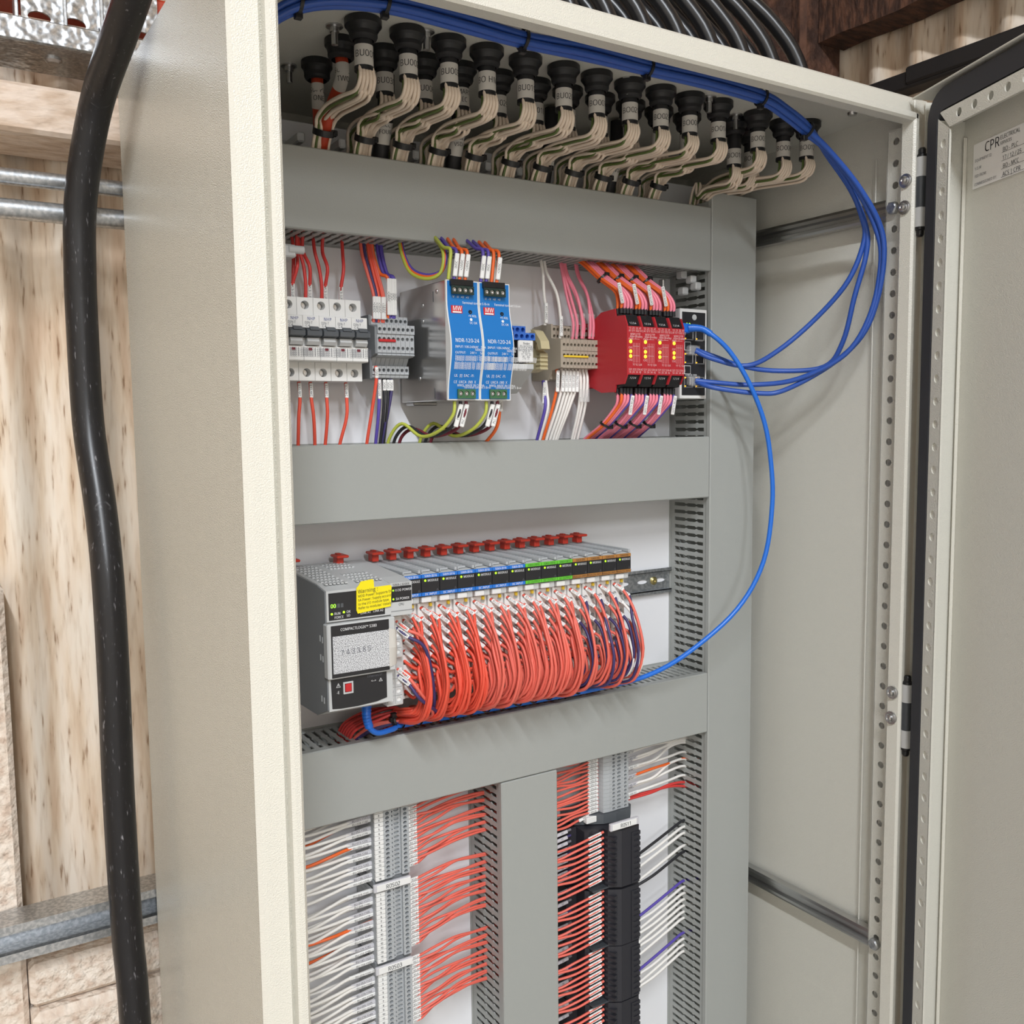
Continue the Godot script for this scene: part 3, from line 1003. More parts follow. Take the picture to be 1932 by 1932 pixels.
# a multicore cable: sheath out of the gland, paper label, end ring, cores that swoop back to the trunking
func multicore(x: float, z: float, word: String, lines: Array, to: Vector3, n_cores: int, spread: float, drop := 0.0, label := "") -> void:
	var yr := 0.1687 - drop
	var c := thing("multicore_cable", label if label else "cable with white cores spilling from a black sheath with the white label " + word, "cable", V(x, 0.1155, z), "")
	var m := MB.new()
	m.tube(line(V(x, 0.1560, z), V(x, yr - 0.0445, z)), 0.0082, 18)
	obj("sheath", m, M.black_soft, c)
	m = MB.new()
	m.tube(line(V(x, yr - 0.0235, z), V(x, yr - 0.0415, z)), 0.00860, 20)
	var lb := obj("paper_label", m, M.tape_paper, c)
	var yaw := atan2(CAM_XZ.x - x, CAM_XZ.y - z) + 0.25
	for j in lines.size():
		wrap_text(lb, lines[j], V(x, yr - 0.0318 - j * 0.0075 + (0.0036 if lines.size() > 1 else 0.0), z), 0.00870, yaw, 0.0054 if lines.size() == 1 else 0.0044, M.black_print)
	m = MB.new()
	m.tube(line(V(x, yr - 0.0415, z), V(x, yr - 0.0452, z)), 0.0088, 18)
	obj("end_ring", m, M.black, c)
	var y0 := yr - 0.0445
	for k in n_cores:
		var a := TAU * k / n_cores + 0.4
		var r := 0.0058 if k % 2 == 0 else 0.0034
		if n_cores > 6 and k % 3 == 2:
			r = 0.0016
		var w := (float(k) / (n_cores - 1) - 0.5)
		var off := V(w * 0.0115, 0, (0.0042 if k % 2 == 0 else -0.0020))
		var fan := V(w * 0.020, (0.0016 if k % 2 == 0 else -0.0016), (0.0026 if k % 2 == 0 else -0.0012) + w * 0.004)
		var tie := V(w * 0.017, 0, sin(a) * 0.0042)
		var d := to - V(x, y0, z)
		var j := V(rng.randf_range(-1, 1), rng.randf_range(-1, 1), rng.randf_range(-1, 1)) * 0.0008
		var low := 0.0175 + rng.randf_range(0.0, 0.0025) + 0.0020 * w
		var pts := [V(x, y0 + 0.002, z) + off, V(x, y0 - 0.009, z + 0.0015) + off * 1.2, V(x + d.x * 0.08, y0 - low, z + d.z * 0.05) + fan * 0.75 + j, V(x + d.x * 0.35, y0 - low + 0.0020, z + d.z * 0.33) + fan + j, V(x + d.x * 0.7, y0 - low + 0.0050, z + d.z * 0.70) + fan * 0.95 + j, V(x + d.x * 0.92, y0 - low + 0.0010, z + d.z * 0.94) + fan * 0.9, to + tie, to + V(d.x * 0.05, -0.016, -0.010) + tie * 1.05 + j, to + V(d.x * 0.1, -0.050, -0.018) + tie * 1.1]
		m = MB.new()
		m.tube(spline(pts, 5), 0.0018 if k != 1 else 0.0015, 7)
		var mt: Material = M.core_white
		if k == 1:
			mt = M.wire_green
		obj("core", m, mt, c)

func tie_ring(called: String, label: String, c: Vector3, axis: Vector3, rx: float, width: float, group := "") -> Node3D:
	var o := thing(called, label, "cable tie", c, group)
	var m := MB.new()
	m.lathe(c - axis.normalized() * width * 0.5, axis, [Vector2(rx - 0.0012, 0), Vector2(rx, 0.0), Vector2(rx, width), Vector2(rx - 0.0012, width)], 20)
	obj("strap", m, M.black, o)
	m = MB.new()
	var s := Vector3(0.0032, 0.0028, 0.0028)
	var u := axis.normalized().cross(Vector3.BACK).normalized()
	if u.length() < 0.1:
		u = Vector3.RIGHT
	m.box(c + u * rx - s, c + u * rx + s, 0.0006)
	obj("head", m, M.black, o)
	return o

func glands() -> void:
	var xs := [-0.522, -0.4777, -0.435, -0.3932, -0.3485, -0.3021, -0.2599, -0.2156, -0.1723, -0.1301, -0.0865]
	var front := ["BU001", "BU002", "BU003", "BO HMI", "BU019", "BU020", "BO007", "BO021", "BO023", "BO008", "BO014"]
	var back := ["SUPPLY TWO", "BU030", "BU006", "SMART TEC", "BU029", "BU018", "BU021", "BO003", "BO011", "BO RIO", "BO WEG"]
	var two := {"SUPPLY TWO": ["SUPPLY", "TWO"], "SMART TEC": ["SMART", "TEC"], "BO RIO": ["BO", "RIO"], "BO WEG": ["BO", "WEG"]}
	for k in xs.size():
		var x: float = xs[k]
		gland(x, 0.1785, front[k], false, "front", 0.0)
		multicore(x, 0.1785, front[k], [front[k]], V(x, 0.0985, 0.0765), 9, 0.95)
		var t := tie_ring("cable_tie", "black tie round white cores below the cable marked " + front[k], V(x, 0.0975, 0.0762), V(0.0, 1.0, 0.55), 0.0108, 0.0062)
		gland(x, 0.1265, back[k], k == 0, "rear", 0.0)
		if k > 0:
			multicore(x, 0.1265, back[k], two.get(back[k], [back[k]]), V(x + 0.002, 0.092, 0.045), 7, 0.8)
	# adhesive grey mounts beside the ties
	for k in 7:
		var x: float = xs[k] - 0.014
		var c := thing("tie_mount", "small grey adhesive tie mount on the plate beside the cores of " + front[k], "cable mount", V(x, 0.098, 0.0))
		obj("pad", bx(V(x - 0.009, 0.088, 0.0), V(x + 0.009, 0.106, 0.003), 0.001), M.light_grey, c)
		obj("post", bx(V(x - 0.004, 0.092, 0.003), V(x + 0.004, 0.102, 0.052), 0.0015), M.light_grey, c)
	# the two orange supply cables at the far left
	for d in [[-0.5224, 0.0642, ["SUPPLY", "ONE"], V(-0.514, 0.098, 0.045), V(-0.510, 0.060, 0.040), "SUPPLY ONE"], [-0.5223, 0.1265, ["SUPPLY", "TWO"], V(-0.521, 0.108, 0.085), V(-0.520, 0.060, 0.045), "SUPPLY TWO"]]:
		var o := thing("supply_cable", "orange supply cable with the white label " + d[5], "cable", V(d[0], 0.155, d[1]))
		var p := V(d[0], 0.155, d[1])
		if d[5] == "SUPPLY ONE":
			gland(d[0], d[1], d[5], true, "rear", 0.0)
		var m := MB.new()
		var path := spline([p, p + V(0.0005, -0.022, -0.001), d[3], d[4]], 8)
		m.tube(path, 0.0060, 18)
		obj("sheath", m, M.cable_orange, o)
		m = MB.new()
		m.tube(path.slice(4, 11), 0.0064, 18)
		obj("paper_label", m, M.tape_paper, o)
		var yaw := atan2(CAM_XZ.x - p.x, CAM_XZ.y - p.z) + 0.2
		var q: Vector3 = path[7]
		wrap_text(o, d[2][0], q + V(0, 0.003, 0), 0.0068, yaw, 0.0046, M.black_print)
		wrap_text(o, d[2][1], q + V(0, -0.005, 0), 0.0068, yaw, 0.0046, M.black_print)
	# the looser group at the right, over the upright trunking
	for d in [[-0.0245, 0.1420, "BO010", V(-0.004, 0.112, 0.062), 0.012], [-0.0192, 0.1751, "BO003", V(0.010, 0.110, 0.060), 0.0], [0.0321, 0.1678, "BO006", V(0.030, 0.110, 0.058), 0.002], [0.0603, 0.1793, "BO012", V(0.050, 0.109, 0.056), 0.0], [0.0200, 0.1265, "BO013", V(0.020, 0.110, 0.050), 0.006]]:
		gland(d[0], d[1], d[2] + " on the right", false, "right", 0.0)
		multicore(d[0], d[1], d[2], [d[2]], d[3], 9, 1.0, d[4], "cable with white cores bending over the upright trunking, labelled " + d[2])
	# black sheathed cables going straight down behind
	for d in [[-0.3655, "WIRELESS", "VSD"], [-0.245, "MCC", "ONE"], [-0.150, "MCC", "TWO"], [-0.452, "MCC", "FOUR"]]:
		var o := thing("black_cable", "black cable dropping straight behind the white cores, labelled %s %s" % [d[1], d[2]], "cable", V(d[0], 0.06, 0.05))
		var m := MB.new()
		var path := spline([V(d[0], 0.165, 0.075), V(d[0], 0.13, 0.072), V(d[0], 0.100, 0.060), V(d[0] + 0.001, 0.055, 0.045)], 6)
		m.tube(path, 0.0085, 16)
		obj("sheath", m, M.black_soft, o)
		m = MB.new()
		m.tube(path.slice(8, 13), 0.0089, 16)
		obj("paper_label", m, M.tape_paper, o)
		var yaw := atan2(CAM_XZ.x - d[0], CAM_XZ.y - 0.06) + 0.2
		wrap_text(o, d[1], path[9] + V(0, -0.001, 0), 0.0092, yaw, 0.0040, M.black_print)
		wrap_text(o, d[2], path[9] + V(0, -0.008, 0), 0.0092, yaw, 0.0040, M.black_print)

func roof_cables() -> void:
	for k in 15:
		var f := k / 14.0
		var o := thing("roof_cable", "%s glossy black cable from the right arching onto the cabinet roof" % NTH[15 - k], "cable", V(-0.2 + f * 0.28, 0.172, 0.16), "black cables arching onto the cabinet roof")
		var x := -0.275 + f * 0.345
		var z := 0.172 if k % 2 == 0 else 0.130
		var top := V(x - 0.19 - f * 0.03, 0.455 + f * 0.02 + (0.012 if k % 2 else 0.0), -0.02 - 0.05 * (1.0 - f))
		var pts := [V(x, 0.172, z), V(x - 0.002, 0.205, z), V(x - 0.022, 0.262 + f * 0.006, z - 0.015), V(x - 0.072, 0.325 + f * 0.012, z - 0.06), top + V(0.05, -0.055, 0.03), top, top + V(-0.16, 0.13, -0.05)]
		var m := MB.new()
		m.tube(spline(pts, 6), 0.0092, 14)
		obj("sheath", m, M.cable_gloss, o)

func blue_bundle() -> void:
	var tails := [
		[V(0.0128, 0.1094, 0.2500), V(0.0528, 0.0812, 0.2480), V(0.0826, 0.0457, 0.2450), V(0.0938, 0.0199, 0.2400), V(0.0853, -0.0256, 0.2250), V(0.0710, -0.0671, 0.1900), V(0.0389, -0.1050, 0.1600), V(0.0146, -0.1235, 0.1300), V(-0.0207, -0.1142, 0.1050), V(-0.0385, -0.1039, 0.0920)],
		[V(0.0177, 0.1086, 0.2460), V(0.0612, 0.0736, 0.2460), V(0.0907, 0.0342, 0.2450), V(0.0957, 0.0042, 0.2420), V(0.0913, -0.0448, 0.2300), V(0.0941, -0.0972, 0.2120), V(0.0873, -0.1266, 0.1900), V(0.0505, -0.1305, 0.1500), V(0.0104, -0.1240, 0.1250), V(-0.0178, -0.1106, 0.1020), V(-0.0366, -0.1024, 0.0900)],
		[V(0.0098, 0.1092, 0.2540), V(0.0528, 0.0763, 0.2570), V(0.0865, 0.0342, 0.2600), V(0.0997, -0.0044, 0.2600), V(0.0966, -0.0656, 0.2500), V(0.0832, -0.1133, 0.2250), V(0.0564, -0.1416, 0.1750), V(0.0245, -0.1474, 0.1300), V(-0.0158, -0.1442, 0.1050), V(-0.0363, -0.1411, 0.0900)],
		[V(0.0067, 0.1089, 0.2580), V(0.0520, 0.0752, 0.2620), V(0.0862, 0.0362, 0.2660), V(0.0973, 0.0006, 0.2660), V(0.0999, -0.0504, 0.2560), V(0.0929, -0.0931, 0.2400), V(0.0790, -0.1264, 0.2050), V(0.0496, -0.1550, 0.1600), V(0.0236, -0.1585, 0.1400), V(-0.0206, -0.1511, 0.1100), V(-0.0344, -0.1424, 0.0880)],
	]
	var nm := ["blue network cable hanging nearest the middle, first to swing back to the switch", "blue network cable hanging second, kinked where it turns up beside the wall", "blue network cable making a wide low loop to the bottom port", "blue network cable making the outermost loop beside the perforated strip"]
	for k in 4:
		var dy := [0.0030, 0.0036, -0.0040, -0.0032]
		var dz := [-0.0038, 0.0034, -0.0030, 0.0042]
		var o := thing("network_cable", nm[k], "cable", V(-0.1, 0.15, 0.255))
		var off := V(0, dy[k], dz[k])
		var pts := [V(-0.664, 0.055, 0.205) + off, V(-0.648, 0.098, 0.214) + off, V(-0.625, 0.130, 0.225) + off, V(-0.590, 0.149, 0.236) + off, V(-0.536, 0.153, 0.252) + off, V(-0.470, 0.1515, 0.256) + off * 1.1, V(-0.4006, 0.150, 0.254) + off * 0.9, V(-0.330, 0.151, 0.258) + off * 1.1, V(-0.2589, 0.150, 0.2587) + off * 0.9, V(-0.180, 0.151, 0.259) + off, V(-0.101, 0.149, 0.257) + off * 0.9, V(-0.064, 0.1405, 0.256) + off * 0.9, V(-0.0247, 0.128, 0.253) + off * 0.8]
		pts.append_array(tails[k])
		var m := MB.new()
		m.tube(spline(pts, 6), 0.0031, 12)
		obj("jacket", m, M.cat_blue, o)
		# clear plug at the switch
		var e: Vector3 = pts[pts.size() - 1]
		var b: Vector3 = pts[pts.size() - 2]
		obj("plug", bx(e + V(-0.009, -0.0058, -0.018), e + V(0.009, 0.0058, 0.000), 0.0012), M.clear, o)
	var ties := [[-0.601, 0.146, 0.232, "far left"], [-0.534, 0.153, 0.252, "second from the left"], [-0.400, 0.150, 0.254, "third from the left"], [-0.259, 0.150, 0.2587, "above the middle glands"], [-0.101, 0.149, 0.257, "where the bundle starts to droop"], [-0.0247, 0.1275, 0.253, "at the last gland"]]
	for t in ties:
		var p := V(t[0], t[1], t[2])
		tie_ring("cable_tie", "black tie round the blue bundle under the roof, " + t[3], p, V(1, -0.1 if t[0] < -0.05 else -0.45, 0), 0.0098, 0.0030)
		if t[0] > -0.55 and t[0] < -0.05:
			var c := thing("tie_mount", "cream tie mount on the roof above the blue bundle, " + t[3], "cable mount", p + V(0, 0.016, 0.006))
			obj("pad", bx(V(t[0] - 0.014, 0.1622, t[2] - 0.010), V(t[0] + 0.014, 0.1686, t[2] + 0.018), 0.002), M.white_plastic, c)
	# lighter patch cable
	var o := thing("patch_cable", "bright blue patch cable with ribbed boot looping from switch to lower trunking", "cable", V(0.0, -0.3, 0.12))
	var pts := [V(-0.0455, -0.0775, 0.105), V(-0.0355, -0.0869, 0.120), V(-0.0152, -0.1078, 0.130), V(0.0065, -0.1441, 0.140), V(0.0284, -0.1906, 0.145), V(0.0385, -0.2378, 0.148), V(0.0435, -0.2992, 0.148), V(0.0318, -0.3741, 0.145), V(-0.0045, -0.4338, 0.135), V(-0.0703, -0.4834, 0.118), V(-0.1288, -0.5081, 0.105), V(-0.1957, -0.5180, 0.088), V(-0.28, -0.5225, 0.075), V(-0.40, -0.5225, 0.072), V(-0.4521, -0.5190, 0.080), V(-0.4700, -0.5178, 0.090), V(-0.4900, -0.5160, 0.096), V(-0.5010, -0.5042, 0.098), V(-0.5010, -0.4900, 0.096)]
	var m := MB.new()
	m.tube(spline(pts, 6), 0.0030, 14)
	obj("jacket", m, M.patch_blue, o)
	m = MB.new()
	var bp := spline([V(-0.0565, -0.0770, 0.098), V(-0.0500, -0.0768, 0.103), V(-0.0430, -0.0785, 0.110), V(-0.0370, -0.0850, 0.118)], 5)
	for j in bp.size() - 1:
		m.tube(PackedVector3Array([bp[j], bp[j].lerp(bp[j + 1], 0.75)]), 0.0054 - 0.00015 * j, 14)
		m.tube(PackedVector3Array([bp[j], bp[j + 1]]), 0.0040, 12)
	obj("ribbed_boot", m, M.patch_blue, o)
	obj("plug", bx(V(-0.068, -0.0830, 0.084), V(-0.0535, -0.0710, 0.100), 0.0015), M.patch_blue, o)
	m = MB.new()
	bp = spline([V(-0.4990, -0.4740, 0.092), V(-0.5000, -0.4860, 0.094), V(-0.5012, -0.4980, 0.097), V(-0.4990, -0.5080, 0.098)], 4)
	for j in bp.size() - 1:
		m.tube(PackedVector3Array([bp[j], bp[j].lerp(bp[j + 1], 0.72)]), 0.0064 - 0.00024 * j, 14)
		m.tube(PackedVector3Array([bp[j], bp[j + 1]]), 0.0046, 12)
	obj("ribbed_boot", m, M.patch_blue, o)

# ---------------------------------------------------------------- wires
# a wire as a thing: insulation, and where there is one a sleeve with a paper marker between two of its points
func wire(called: String, label: String, group: String, pts: Array, r: float, mt: Material, sleeve := [], per := 6, sides := 8) -> Node3D:
	var path := spline(pts, per)
	var o := thing(called, label, "wire", pts[0], group)
	var m := MB.new()
	m.tube(path, r, sides)
	obj("insulation", m, mt, o)
	if sleeve.size():
		marker(o, sleeve[0], sleeve[1], sleeve[2], sleeve[3], sleeve[4] if sleeve.size() > 4 else "", sleeve[5] if sleeve.size() > 5 else M.paper)
	return o

# a flat marker sleeve from a to b, wide w, facing the direction face, with one line of print
func marker(o: Node3D, a: Vector3, b: Vector3, w: float, face: Vector3, word := "", mt: Material = null) -> void:
	var u := (b - a).normalized()
	var f := (face - u * face.dot(u)).normalized()
	var v := f.cross(u)
	var m := MB.new()
	var k := 0
	var L := (b - a).length()
	m.box(V(0, -w / 2, -w * 0.30), V(L, w / 2, w * 0.30), w * 0.16)
	var bs := Basis(u, v, f)
	for j in m.v.size():
		m.v[j] = a + bs * m.v[j]
		m.n[j] = (bs * m.n[j]).normalized()
	var sl := obj("marker_sleeve", m, mt if mt else M.paper, o)
	if word:
		var t := u
		var h := w * 0.42
		var fit := L * 0.86 / (word.length() * h * 0.78)
		text(sl, word, a + u * L * 0.5 + f * (w * 0.30 + 0.00012), h * minf(1.0, fit), M.ink, u, v, "lettering", 4.0)

# ---------------------------------------------------------------- circuit breakers
func breakers() -> void:
	var x0 := -0.4769
	var p := 0.0175
	var proto: Node3D = null
	var ord_ := ["rightmost, next to the grey terminals", "second from the right", "middle one of the five", "fourth from the right", "half hidden by the cabinet edge"]
	for k in 5:
		var lb: String = "white single-pole circuit breaker with a dark toggle, " + ord_[k]
		if proto:
			dup(proto, V(-p * k, 0, 0), lb)
			continue
		var o := thing("circuit_breaker", lb, "breaker", V(x0 - p / 2, -0.147, 0.008), "circuit breakers in a row")
		proto = o
		var xa := x0 - p + 0.0002
		var xb := x0 - 0.0002
		var m := MB.new()
		m.prism(PackedVector2Array([Vector2(0.008, -0.063), Vector2(0.0400, -0.063), Vector2(0.0400, -0.0815), Vector2(0.0672, -0.0820), Vector2(0.0680, -0.0828), Vector2(0.0680, -0.0945), Vector2(0.0655, -0.0950), Vector2(0.0655, -0.1125), Vector2(0.0690, -0.1130), Vector2(0.0690, -0.1268), Vector2(0.0680, -0.1278), Vector2(0.0400, -0.1282), Vector2(0.0400, -0.1466), Vector2(0.008, -0.1466)]), Vector3.ZERO, Vector3.BACK, Vector3.UP, Vector3.RIGHT, xa, xb)
		var body := obj("body", m, M.white_plastic, o)
		m = MB.new()
		m.hole(V(xa, -0.0812, 0.0520), Vector3.RIGHT, Vector3.UP, xb - xa, 0.0188, 0.0085, 0.0112, 0.0044, 0.0044, 0.0122, 18)
		obj("terminal_face", m, M.white_plastic, o)
		m = MB.new()
		m.hole(V(xa, -0.1468, 0.0520), Vector3.RIGHT, Vector3.UP, xb - xa, 0.0188, 0.0085, 0.0082, 0.0044, 0.0044, 0.0122, 18)
		obj("terminal_face", m, M.white_plastic, o)
		for y in [-0.0700, -0.1386]:
			m = MB.new()
			m.lathe(V(xa + 0.0085, y, 0.0399), Vector3.BACK, [Vector2(0.0043, 0.0001), Vector2(0.0043, 0.0022), Vector2(0.0034, 0.0030), Vector2(0.0001, 0.0026)], 14)
			obj("screw", m, M.steel, o)
		m = MB.new()
		m.prism(PackedVector2Array([Vector2(0.064, -0.0952), Vector2(0.0760, -0.0962), Vector2(0.0785, -0.0985), Vector2(0.0780, -0.1030), Vector2(0.0700, -0.1046), Vector2(0.064, -0.1046)]), Vector3.ZERO, Vector3.BACK, Vector3.UP, Vector3.RIGHT, xa + 0.0008, xb - 0.0008)
		m.prism(PackedVector2Array([Vector2(0.0755, -0.0938), Vector2(0.0782, -0.0950), Vector2(0.0792, -0.0975), Vector2(0.0770, -0.0985), Vector2(0.0740, -0.0965)]), Vector3.ZERO, Vector3.BACK, Vector3.UP, Vector3.RIGHT, xa + 0.0040, xb - 0.0040)
		obj("toggle", m, M.slate, o)
		m = MB.new()
		m.prism(PackedVector2Array([Vector2(0.064, -0.1048), Vector2(0.0725, -0.1048), Vector2(0.0742, -0.1085), Vector2(0.0715, -0.1120), Vector2(0.064, -0.1122)]), Vector3.ZERO, Vector3.BACK, Vector3.UP, Vector3.RIGHT, xa + 0.0022, xb - 0.0022)
		obj("toggle_window", m, M.light_grey, o)
		obj("indicator", bx(V(xa + 0.0048, -0.1172, 0.0689), V(xa + 0.0084, -0.1148, 0.0694)), M.wire_maroon, o)
		text(body, "NHP", V(xa + 0.0088, -0.0855, 0.0683), 0.0030, M.blue_print)
		text(body, "DIN-T", V(xa + 0.0060, -0.0895, 0.0683), 0.0017, M.grey_print)
		text(body, "C 4", V(xa + 0.0050, -0.0923, 0.0683), 0.0017, M.grey_print)
		for j in 5:
			text(body, "6000 A 230V", V(xa + 0.0118, -0.1155 - j * 0.0018, 0.0692), 0.0010, M.grey_print, Vector3.RIGHT, Vector3.UP, "lettering", 6.0)
	# feeders above and below
	var lab := " deep red feeder wire from the left above the circuit breakers"
	var tops := [[-0.541, -0.545, -0.004], [-0.5375, -0.5455, 0.004], [-0.5345, -0.5315, -0.002], [-0.5310, -0.5270, 0.004], [-0.5180, -0.5140, -0.003], [-0.5095, -0.5100, 0.005], [-0.4870, -0.4925, 0.0]]
	for k in tops.size():
		var t: Array = tops[k]
		var a := V(t[1], -0.064, 0.036)
		wire("feeder_wire", NTH[k + 1] + lab, "red feeder wires above the breakers", [V(t[0], 0.008, 0.030 + t[2]), V(t[0] - 0.001, -0.012, 0.034), V(lerpf(t[0], t[1], 0.55), -0.030, 0.040 + t[2]), a + V(0, 0.016, 0.002), a], 0.0019, M.wire_deep_red, [a + V(0, 0.017, 0.0025), a + V(0, 0.002, 0.0018), 0.0040, V(-0.5, 0, 1), "MCB-SUP"] if t[2] >= 0 else [])
	var lab2 := " red wire from the left hanging below the circuit breakers"
	var bots := [[-0.5415, -0.5430, 0.05], [-0.5290, -0.5245, 0.09], [-0.5120, -0.5130, 0.07], [-0.4895, -0.4965, 0.04]]
	for k in bots.size():
		var t: Array = bots[k]
		var a := V(t[0], -0.1475, 0.036)
		wire("outgoing_wire", NTH[k + 1] + lab2, "red wires below the breakers", [a, a + V(0, -0.018, 0.002), V(t[0] + 0.002 * sin(t[2] * 90.0), -0.185, 0.038), V(t[1], -0.214, 0.032), V(t[1], -0.232, 0.028)], 0.0019, M.wire_red, [a + V(0, -0.0165, 0.0028), a + V(0, -0.001, 0.0022), 0.0036, V(-0.5, 0, 1), "24V CCT"])

# ---------------------------------------------------------------- rail terminals seen side on: steps of (y low, y high, front z, holes)
func terminal_row(called: String, label: String, group: String, x0: float, p: float, count: int, prof: PackedVector2Array, faces: Array, mt: Material, zback: float) -> void:
	var proto: Node3D = null
	for k in count:
		if proto:
			dup(proto, V(p * k, 0, 0), label % NTH[k + 1])
			continue
		var o := thing(called, label % NTH[1], "terminal", V(x0 + p / 2, prof[0].y, zback), group)
		proto = o
		var m := MB.new()
		m.prism(prof, Vector3.ZERO, Vector3.BACK, Vector3.UP, Vector3.RIGHT, x0 + 0.00015, x0 + p - 0.00015)
		obj("body", m, mt, o)
		m = MB.new()
		for f in faces:
			var h: float = f[1] - f[0]
			var n_: int = f[3]
			for j in n_:
				m.hole(V(x0 + 0.00015, f[0] + h * j / n_, f[2]), Vector3.RIGHT, Vector3.UP, p - 0.0003, h / n_, (p - 0.0003) * 0.5, h / n_ * 0.5, minf(p * 0.36, 0.0021), minf(p * 0.36, h / n_ * 0.36), 0.0058, 10)
		obj("entry_face", m, mt, o)

func row_one_terminals() -> void:
	# grey double-deck block
	var prof := PackedVector2Array([Vector2(0.004, -0.076), Vector2(0.039, -0.076), Vector2(0.039, -0.0858), Vector2(0.0558, -0.0868), Vector2(0.0558, -0.1165), Vector2(0.060, -0.1172), Vector2(0.0615, -0.1190), Vector2(0.0560, -0.1205), Vector2(0.046, -0.1210), Vector2(0.040, -0.1295), Vector2(0.040, -0.1385), Vector2(0.045, -0.1390), Vector2(0.044, -0.1420), Vector2(0.004, -0.1420)])
	terminal_row("terminal_block", "%s grey two-level terminal from the left, between breakers and power supply", "grey terminals beside the breakers", -0.4626, 0.00545, 8, prof, [[-0.0857, -0.0765, 0.0450, 1], [-0.0965, -0.0870, 0.0620, 1], [-0.1165, -0.0968, 0.0605, 2], [-0.1385, -0.1296, 0.0460, 1]], M.grey_plastic, 0.004)
	var j := thing("jumper", "red jumper bar pushed into four grey terminals beside the breakers", "jumper", V(-0.45, -0.1035, 0.060))
	obj("bar", bx(V(-0.4612, -0.1050, 0.0600), V(-0.4414, -0.1022, 0.0625), 0.0005), M.red_plastic, j)
	# end plate and pale blue base seen on its left
	var e := thing("end_plate", "mid-grey end plate closing the left side of the grey terminal block", "end plate", V(-0.4640, -0.142, 0.004))
	var m := MB.new()
	m.prism(PackedVector2Array([Vector2(0.004, -0.0755), Vector2(0.046, -0.0755), Vector2(0.046, -0.0862), Vector2(0.0610, -0.0895), Vector2(0.0615, -0.1175), Vector2(0.046, -0.1215), Vector2(0.046, -0.143), Vector2(0.004, -0.143)]), Vector3.ZERO, Vector3.BACK, Vector3.UP, Vector3.RIGHT, -0.4655, -0.4628)
	obj("plate", m, M.mid_grey, e)
	# its wires
	var up := [[-0.4660, -0.4590, M.wire_coral], [-0.4625, -0.4560, M.wire_navy], [-0.4580, -0.4535, M.wire_red], [-0.4555, -0.4490, M.wire_red], [-0.4535, -0.4475, M.wire_coral], [-0.4525, -0.4420, M.wire_orange], [-0.4470, -0.4400, M.wire_purple], [-0.4430, -0.4345, M.wire_purple], [-0.4420, -0.4365, M.wire_purple]]
	for k in up.size():
		var t: Array = up[k]
		var dn := -0.072 if k < 5 else -0.052
		var a := V(t[1], -0.083 if k < 5 else -0.078, 0.044)
		var b := V(t[1], dn + 0.016, 0.046)
		wire("terminal_wire", NTH[k + 1] + " wire from the left over the grey two-level terminals, " + ["red", "navy", "red", "red", "red", "orange", "purple", "purple", "purple"][k], "wires above the grey terminals", [V(t[0], 0.008, 0.030), V(t[0], -0.010, 0.034), V(lerpf(t[0], t[1], 0.4), -0.030, 0.040), V(t[1], dn + 0.014, 0.047), a], 0.0019, t[2], [b + V(0, 0, 0.002), a + V(0, 0.003, 0.003), 0.0038, V(-0.4, 0, 1), "0VDC" if k > 5 else "+24VDC"])
	var lo := [[-0.4590, -0.4650, M.wire_red, "red"], [-0.4530, -0.4545, M.wire_purple, "purple"], [-0.4470, -0.4490, M.wire_black, "black"], [-0.4425, -0.4450, M.wire_black, "black"], [-0.4385, -0.4470, M.wire_navy, "navy"]]
	for k in lo.size():
		var t: Array = lo[k]
		var a := V(t[0], -0.130 if k == 0 else -0.143, 0.047 if k == 0 else 0.040)
		wire("terminal_wire", "%s wire from the left under the grey two-level terminals, %s" % [NTH[k + 1], t[3]], "wires below the grey terminals", [a, a + V(0, -0.014, 0.001), V(lerpf(t[0], t[1], 0.5), -0.180, 0.040), V(t[1], -0.213, 0.032), V(t[1], -0.232, 0.028)], 0.0019, t[2], [a + V(0, -0.022 if k == 1 else -0.013, 0.0025), a + V(0, -0.001, 0.0025), 0.0038, V(-0.4, 0, 1), "ATO 0VDC" if k == 1 else "0VDC"])
	# beige block: ten poles, two tiers, and the end plate on the left
	var pb := PackedVector2Array([Vector2(0.004, -0.0745), Vector2(0.036, -0.0745), Vector2(0.0385, -0.0760), Vector2(0.0385, -0.0925), Vector2(0.0590, -0.0930), Vector2(0.0590, -0.1275), Vector2(0.0420, -0.1285), Vector2(0.0380, -0.1400), Vector2(0.004, -0.1410)])
	terminal_row("terminal_block", "%s beige stepped terminal from the left, beside the red safety relays", "beige terminals left of the safety relays", -0.2256, 0.00533, 10, pb, [[-0.0925, -0.0765, 0.0443, 2], [-0.1070, -0.0935, 0.0648, 1], [-0.1275, -0.1075, 0.0648, 2]], M.beige, 0.004)
	e = thing("end_plate", "flat beige end plate on the left of the beige terminal block", "end plate", V(-0.2270, -0.141, 0.004))
	m = MB.new()
	m.prism(PackedVector2Array([Vector2(0.004, -0.0765), Vector2(0.030, -0.0735), Vector2(0.0455, -0.0745), Vector2(0.0460, -0.0915), Vector2(0.0655, -0.0945), Vector2(0.0655, -0.1270), Vector2(0.046, -0.1300), Vector2(0.036, -0.1420), Vector2(0.004, -0.1410)]), Vector3.ZERO, Vector3.BACK, Vector3.UP, Vector3.RIGHT, -0.2285, -0.2258)
	obj("plate", m, M.beige, e)
	j = thing("jumper", "yellow jumper bar along the front of the beige terminals", "jumper", V(-0.2, -0.1140, 0.064))
	obj("bar", bx(V(-0.2240, -0.1152, 0.0635), V(-0.1880, -0.1128, 0.0668), 0.0005), M.yellow_plastic, j)
